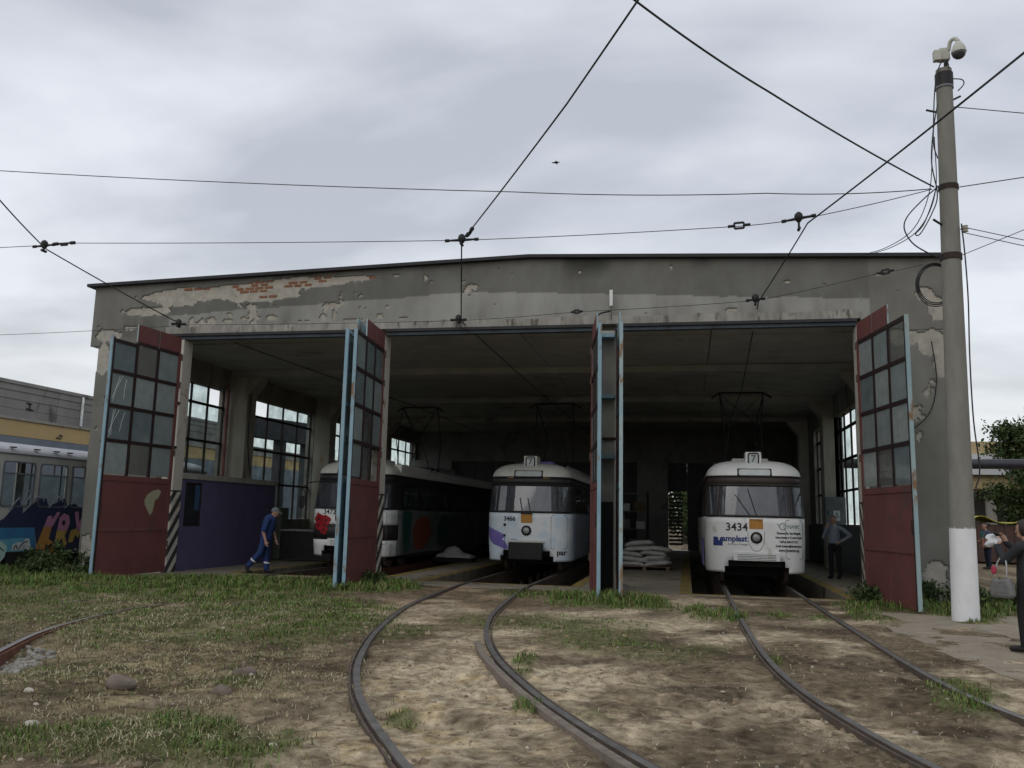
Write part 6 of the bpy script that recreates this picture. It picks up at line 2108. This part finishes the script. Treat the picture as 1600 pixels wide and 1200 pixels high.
# parked car far off behind the photographer
CR = thing("parked_car", "dark parked car half hidden behind the photographer's head", "car", (16.2, 41.0, 0))
cm_ = mat("car_paint", (.02, .021, .025), (.018, .018, .02), rough=.25, spec=.6)
m = MB()
side = [(-2.0, .35), (-2.02, .75), (-1.9, .92), (-1.2, 1.0), (-.7, 1.42), (.7, 1.45), (1.35, 1.02), (1.95, .9), (2.02, .6), (2.0, .35)]
m.prism([(16.2 + a, 40.2, b) for a, b in side], (0, 1.6, 0))
m.build("car_body", cm_, CR, bevel=.06)
for a, b in (((-1.05, 1.02), (-.62, 1.36)), ((-.1, 1.02), (.1, 1.37))):
    pass
for pts in ([(-1.05, 1.04), (-.62, 1.37), (-.05, 1.38), (-.05, 1.04)], [(.05, 1.04), (.05, 1.38), (.64, 1.38), (1.12, 1.05)]):
    q = MB(); q.prism([(16.2 + a, 40.185, b) for a, b in pts], (0, .012, 0)); q.build("side_window", M["tramside"], CR)
for a in (-1.25, 1.25):
    q = MB(); q.lathe([(.1, -.1), (.30, -.1), (.32, -.06), (.32, .06), (.30, .1), (.1, .1)], (16.2 + a, 40.25, .32), 20, axis="y"); wv = q.build("wheel", M["black"], CR, smooth=40)
    q = MB(); q.lathe([(.02, .10), (.18, .105), (.2, .09)], (16.2 + a, 40.25, .32), 16, axis="y"); q.build("rim", M["steelgrey"], wv, smooth=40)


# ------------------------------------------------------------------ trees and plants
def leaf_cloud(pts, nrm_up, size, cols, mt, name, parent, seed, droop=.3):
    """many small leaf quads at pts (N,3)"""
    r = np.random.default_rng(seed)
    n = len(pts)
    a = r.normal(size=(n, 3)); a /= np.linalg.norm(a, axis=1)[:, None]
    b = np.cross(a, r.normal(size=(n, 3))); b /= np.linalg.norm(b, axis=1)[:, None]
    s = size * r.uniform(.6, 1.4, n)[:, None]
    v = np.stack([pts - a * s, pts + b * s * .5 + a * s * .1, pts + a * s, pts - b * s * .5 + a * s * .1], 1).reshape(-1, 3)
    f = np.arange(4 * n).reshape(-1, 4)
    c = cols[r.integers(0, len(cols), n)] * r.uniform(.75, 1.25, n)[:, None]
    o0 = np.array(org(parent))
    me = fast_mesh(name, v - o0, f, [mt], col=np.repeat(c, 4, 0))
    return link(name, me, parent)


LEAF = mat("leaf", (1.0, 1.0, 1.0), (.8, .85, .75), scale=2, rough=.6, vcol=True, spec=.25)
BARK = mat("bark", (.10, .08, .06), (.06, .05, .04), scale=8, rough=.95, bump=.6)
GRN = np.array([(.045, .075, .022), (.06, .09, .03), (.035, .06, .02), (.08, .10, .04)])


def tree(loc, h, crown_r, label, seed, n_leaf, leaf_s, flower=False, name="tree", group=None, cols=GRN, low=.3):
    r = random.Random(seed)
    t = thing(name, label, "tree", loc, group)
    base = Vector(loc)
    m = MB()
    top = base + Vector((r.uniform(-.3, .3), r.uniform(-.3, .3), h * .62))
    m.tube(spline([base, base + Vector((r.uniform(-.1, .1), 0, h * .2)), base.lerp(top, .6), top], 4), [.06 * h ** .8 * (1 - .8 * k / 12) for k in range(13)], 8)
    m.build("trunk", BARK, t, smooth=60)
    pts = []
    nl = 26
    lm = MB()
    rr = np.random.default_rng(seed)
    for k in range(nl):
        z0 = low * .8 + (1 - low) * .75 * (k / nl)
        a = k * 2.4 + r.uniform(-.4, .4)
        s = base.lerp(top, min(1, z0 / .62)) if z0 < .62 else top
        reach = crown_r * r.uniform(.55, 1.12) * (1 - .55 * max(0, (z0 - .5)) / .5)
        e = s + Vector((math.cos(a) * reach, math.sin(a) * reach, h * r.uniform(.06, .26)))
        mid = s.lerp(e, .5) + Vector((0, 0, h * .05))
        br = spline([s, mid, e], 4)
        lm.tube(br, [.012 * h * (1 - .85 * q / (len(br) - 1)) * .5 for q in range(len(br))], 5)
        cnt_ = n_leaf // nl
        tpar = rr.beta(2.2, 1.2, cnt_)
        idx = np.clip((tpar * (len(br) - 1)).astype(int), 0, len(br) - 2)
        bp = np.array([tuple(q) for q in br])
        c = bp[idx] + (bp[idx + 1] - bp[idx]) * rr.random(cnt_)[:, None]
        # leaves gather in clumps round twig ends
        cl = c[rr.integers(0, cnt_, 9)]
        near = cl[rr.integers(0, 9, cnt_)]
        mixk = (rr.random(cnt_) < .72)[:, None]
        c = np.where(mixk, near, c)
        c = c + rr.normal(size=(cnt_, 3)) * crown_r * np.array((.13, .13, .10))
        pts.append(c)
    lm.build("limbs", BARK, t)
    leaf_cloud(np.concatenate(pts), None, leaf_s, cols, LEAF, "crown", t, seed)
    return t


tree((16.0, 43.5, 0), 7.2, 2.5, "dense dark tree overhanging the pipe at the frame's edge", 5, 26000, .10, low=.08)
tree((18.6, 46.0, 0), 8.2, 3.0, "tall tree rising behind the others at the frame's edge", 6, 18000, .11, low=.12)
tree((22.5, 75, 0), 7.8, 2.6, "small far tree above the yellow building's roof", 8, 6000, .13, cols=GRN * .9 + .02)
tree((25.5, 78, 0), 8.2, 3.0, "farther round tree beside the small far tree", 9, 6000, .13, cols=GRN * .9 + .02)
tree((-.2, 58, 0), 5.5, 2.4, "bright leafy tree glimpsed through the rear gate", 12, 7000, .12, cols=GRN * 1.2, low=.05)


def weed(loc, h, rad, seed, label, n=900, s=.05, cols=GRN):
    t = thing("weed_bush", label, "bush", loc, "weeds along the depot walls")
    r = random.Random(seed)
    rr = np.random.default_rng(seed)
    m = MB()
    pts = []
    for k in range(16):
        a = r.uniform(0, 6.28)
        d = rad * r.uniform(.2, 1)
        hh = h * r.uniform(.5, 1.05) * (1 - .35 * d / rad)
        b = Vector(loc) + Vector((math.cos(a) * d * .5, math.sin(a) * d * .5, -.03))
        e = Vector(loc) + Vector((math.cos(a) * d, math.sin(a) * d, hh))
        st = spline([b, b.lerp(e, .5) + Vector((0, 0, hh * .12)), e], 3)
        m.tube(st, .006, 4)
        bp = np.array([tuple(q) for q in st])
        c_ = n // 16
        tt = rr.random(c_) * (len(bp) - 1.001)
        i = tt.astype(int)
        pts.append(bp[i] + (bp[i + 1] - bp[i]) * (tt - i)[:, None] + rr.normal(size=(c_, 3)) * np.array((.07, .07, .05)))
    m.build("stems", mat("green_stem", (.05, .07, .025), (.04, .055, .02)), t)
    leaf_cloud(np.concatenate(pts), None, s, cols, LEAF, "foliage", t, seed)
    return t


for k, (x, y, h, rad, lab) in enumerate(((-15.3, 18.3, .6, .5, "tall weeds under the graffiti tram's letters"), (-14.8, 18.5, .8, .6, "weeds against the depot's left pier"), (-14.3, 17.2, .5, .55, "low weeds before the depot's left pier"), (-13.6, 18.6, .6, .5, "weeds by the blue edge of the first gate leaf"),
                                         (-15.7, 16.9, .28, .6, "weeds in front of the graffiti tram's bogie"), (-13.4, 17.2, .32, .5, "short weeds at the foot of the first gate leaf"),
                                         (4.55, 18.7, .5, .5, "weeds at the foot of the right pier"), (5.3, 18.3, .45, .5, "weeds right behind the whitewashed pole foot"), (6.3, 19.0, .5, .7, "weeds beyond the pole towards the two women"), (7.4, 19.6, .45, .7, "outermost weeds beside the concrete path"),
                                         (3.45, 18.55, .35, .4, "weeds under the last gate leaf's hinge"), (-6.75, 18.2, .3, .4, "weeds at the striped post by the middle bay"))):
    weed((x, y, 0), h, rad, 40 + k, lab, 1100 if h > .4 else 700, .045)

# ------------------------------------------------------------------ grass, straw, stones
def scatter_blades():
    V, F, C = [], [], []
    r = np.random.default_rng(17)
    off = 0
    gcols = np.array([(.125, .20, .05), (.095, .17, .042), (.155, .21, .06), (.19, .20, .08)])

    def blades(x, y, z, h, w, bend, cols, flat=False):
        nonlocal off
        n = len(x)
        a = r.uniform(0, 2 * np.pi, n)
        d = np.stack([np.cos(a), np.sin(a)], 1)
        p = np.stack([-d[:, 1], d[:, 0]], 1)
        bd = bend * r.uniform(.3, 1.3, n)
        b0 = np.stack([x, y, z], 1)
        up_ = np.zeros((n, 3)); up_[:, 2] = 1
        d3 = np.concatenate([d, np.zeros((n, 1))], 1)
        p3 = np.concatenate([p, np.zeros((n, 1))], 1)
        mid = b0 + up_ * (h * (.58 if not flat else .5))[:, None] + d3 * (bd * h * .3)[:, None]
        tip = b0 + up_ * (h * (1 - .25 * np.minimum(bd, 2)) if not flat else h * .2)[:, None] + d3 * (bd * h)[:, None]
        w = w[:, None]
        vs = np.stack([b0 - p3 * w, b0 + p3 * w, mid - p3 * w * .75, mid + p3 * w * .75, tip], 1).reshape(-1, 3)
        k = off + np.arange(n)[:, None] * 5
        fs = np.concatenate([k + np.array([0, 1, 3]), k + np.array([0, 3, 2]), k + np.array([2, 3, 4])], 0)
        off += 5 * n
        V.append(vs); F.append(fs); C.append(np.repeat(cols, 5, 0))

    for cx, cy, rx, ry, d, h in GREEN:
        area = rx * ry * 3.14 * 1.6
        dist = max(5.0, cy)
        dens = 2100 * d * min(1.8, (9.0 / dist) ** 1.1)
        n = int(min(13000, area * dens))
        x, y = cx + rx * 1.35 * r.uniform(-1, 1, n), cy + ry * 1.35 * r.uniform(-1, 1, n)
        g = green_at(x, y)
        tuft = fbm(x, y, 4.5, 3, 81)
        k = (r.random(n) < np.clip(g, 0, 1) * np.clip((tuft - .36) * 4, .02, 1)) & ~((x > HALL[0]) & (x < HALL[1]) & (y > HALL[2])) & ~((x > 3.2) & (x < 4.4) & (y < 17.0) & (y > 13) & (h < .12))
        x, y = x[k], y[k]
        hh = .8 * h * r.uniform(.35, 1.25, len(x)) * (.45 + 1.0 * tuft[k])
        wd = np.full(len(x), .0022 + .00045 * dist)
        c = gcols[r.integers(0, 4, len(x))] * r.uniform(.7, 1.25, len(x))[:, None]
        dry = r.random(len(x)) < .12
        c[dry] = np.array((.24, .20, .10)) * r.uniform(.7, 1.1, dry.sum())[:, None]
        blades(x, y, ground_z(x, y) - .008, hh, wd, .7, c)
    # thin grass all over the left field
    n = 34000
    x, y = r.uniform(-11, -1.2, n), 4.9 + 10 * r.random(n) ** 1.4
    pk = r.random(n) < (.15 + .85 * np.clip((fbm(x, y, .9, 4, 91) - .42) * 4, 0, 1)) * np.clip((-2.3 - x - .25 * (y - 6)) / 1.5 + .12, .03, 1)
    x, y = x[pk], y[pk]
    c = np.array([(.15, .165, .065), (.24, .21, .10), (.11, .14, .05)])[r.integers(0, 3, len(x))] * r.uniform(.7, 1.2, len(x))[:, None]
    blades(x, y, ground_z(x, y) - .006, .055 * r.uniform(.4, 1.3, len(x)), .0016 + .0003 * y, .9, c)
    grass = (np.concatenate(V), np.concatenate(F), np.concatenate(C))
    V, F, C = [], [], []
    off = 0
    # straw lying about
    n = 100000
    x, y = r.uniform(-11, 3.5, n), 4.8 + 9.5 * r.random(n) ** 1.5
    p = straw_at(x, y) * .95 + .035
    k = r.random(n) < p * np.clip((fbm(x, y, 3.0, 3, 95) - .3) * 3, .05, 1)
    x, y = x[k], y[k]
    c = np.array([(.46, .40, .25), (.36, .30, .18), (.54, .48, .34)])[r.integers(0, 3, len(x))] * r.uniform(.7, 1.1, len(x))[:, None]
    blades(x, y, ground_z(x, y) + .002, .04 * r.uniform(.5, 1.7, len(x)), .0015 + .0003 * y, 2.4, c, True)
    straw = (np.concatenate(V), np.concatenate(F), np.concatenate(C))
    return grass, straw


g_, s_ = scatter_blades()
o = link("grass", fast_mesh("grass", g_[0], g_[1], [M["grass"]], col=g_[2]))
tag(o, "green grass tufts growing over the depot yard", "grass", kind="stuff")
o = link("straw", fast_mesh("straw", s_[0], s_[1], [M["grass"]], col=s_[2]))
tag(o, "dry straw and cut grass lying on the soil", "straw", kind="stuff")


def stone_mesh(n, xs, ys, ss, seed, zoff=0.0):
    r = np.random.default_rng(seed)
    phi = (1 + 5 ** .5) / 2
    ico = np.array([(-1, phi, 0), (1, phi, 0), (-1, -phi, 0), (1, -phi, 0), (0, -1, phi), (0, 1, phi), (0, -1, -phi), (0, 1, -phi), (phi, 0, -1), (phi, 0, 1), (-phi, 0, -1), (-phi, 0, 1)]) / 1.9
    fi = np.array([(0, 11, 5), (0, 5, 1), (0, 1, 7), (0, 7, 10), (0, 10, 11), (1, 5, 9), (5, 11, 4), (11, 10, 2), (10, 7, 6), (7, 1, 8), (3, 9, 4), (3, 4, 2), (3, 2, 6), (3, 6, 8), (3, 8, 9), (4, 9, 5), (2, 4, 11), (6, 2, 10), (8, 6, 7), (9, 8, 1)])
    v = ico[None] * (ss[:, None, None] * r.uniform(.6, 1.3, (n, 1, 3))) * r.uniform(.75, 1.2, (n, 12, 1))
    a = r.uniform(0, 6.28, n)
    ca, sa = np.cos(a)[:, None], np.sin(a)[:, None]
    v = np.stack([v[..., 0] * ca - v[..., 1] * sa, v[..., 0] * sa + v[..., 1] * ca, v[..., 2] * .75], -1)
    v = v + np.stack([xs, ys, ground_z(xs, ys) + zoff], -1)[:, None, :]
    f = (np.arange(n)[:, None, None] * 12 + fi[None]).reshape(-1, 3)
    c = np.repeat(r.uniform(.75, 1.2, n)[:, None] * np.array((1., .95, .87))[None], 12, 0)
    return v.reshape(-1, 3), f, c


r = np.random.default_rng(29)
n = 4200
xs, ys = r.uniform(-9, 5, n), 4.8 + 12 * r.random(n) ** 1.6
ss = .006 * r.uniform(.5, 1.6, n) * (1 + 1.6 * (r.random(n) < .08))
v, f, c = stone_mesh(n, xs, ys, ss, 30)
o = link("pebbles", fast_mesh("pebbles", v, f, [mat("pebble", (.42, .39, .34), (.28, .25, .21), scale=20, rough=.9, vcol=True)], col=c))
tag(o, "small pale pebbles strewn over the sandy soil", "pebbles", kind="stuff")
n = 10000
xs, ys = r.uniform(-7, 4, n), 4.8 + 8 * r.random(n) ** 1.4
k = r.random(n) < .2 + .8 * np.clip((fbm(xs, ys, 1.2, 3, 33) - .45) * 4, 0, 1)
xs, ys = xs[k], ys[k]
v, f, c = stone_mesh(len(xs), xs, ys, (.012 * r.uniform(.4, 1.5, len(xs)) * (1 + 1.6 * (r.random(len(xs)) < .12))), 34, -.003)
o = link("soil_clods", fast_mesh("soil_clods", v, f, [mat("soil_clod", (.30, .245, .175), (.16, .125, .088), scale=12, rough=.95, vcol=True, bump=.5)], col=c, smooth=True))
tag(o, "crumbly soil clods scattered over the yard", "soil", kind="stuff")
n = 260
tt = r.random(n)
xs, ys = -6.62 - .62 * tt + r.normal(size=n) * .10 + .06, 7.5 + 1.35 * tt
v, f, c = stone_mesh(n, xs, ys, .032 * r.uniform(.5, 1.4, n), 31, .005)
o = link("ballast", fast_mesh("ballast", v, f, [mat("ballast_stone", (.30, .295, .28), (.20, .195, .185), scale=10, rough=.9, vcol=True)], col=c))
tag(o, "grey track ballast in the ditch beside the raised rail", "gravel", kind="stuff")

STN = mat("field_stone", (.19, .155, .125), (.125, .10, .082), scale=8, rough=.95, bump=.5, bscale=20)
PALE = mat("pale_stone", (.48, .45, .38), (.38, .35, .3), scale=10, rough=.9)
for k, (x, y, s, mt_, lab) in enumerate(((-4.87, 7.0, .135, STN, "brown fist sized boulder lying alone on the dry grass"), (-4.16, 7.86, .12, STN, "half sunk dark clod near the middle of the dry field"), (-4.0, 7.15, .10, STN, "low dark stone closer than the half sunk clod"),
                                         (-5.52, 6.68, .045, PALE, "small pale stone left of the brown boulder"), (-4.7, 5.75, .06, PALE, "flat pale stone near the lower left grass"), (-2.74, 5.63, .035, PALE, "white stone chip on the bare soil"))):
    m = MB()
    vs, fs = sphere_pts((0, 0, 0), s, (1, .75, .6), 12, 8)
    z = float(ground_z(np.array([x]), np.array([y]))[0])
    vs = [(x + p[0] * (1 + .5 * (float(vnoise(p[0] * 14 + k * 9, p[1] * 14 + p[2] * 9)) - .5)), y + p[1] * (1 + .5 * (float(vnoise(p[1] * 13 + k * 5, p[2] * 14)) - .5)), z + s * (.22 if k == 0 else .05) + p[2] * (1 + .6 * (float(vnoise(p[0] * 12 + k, p[1] * 12)) - .5))) for p in vs]
    m.add(vs, fs)
    tag(m.build("stone", mt_, smooth=45), lab, "stone", "stones lying in the yard")
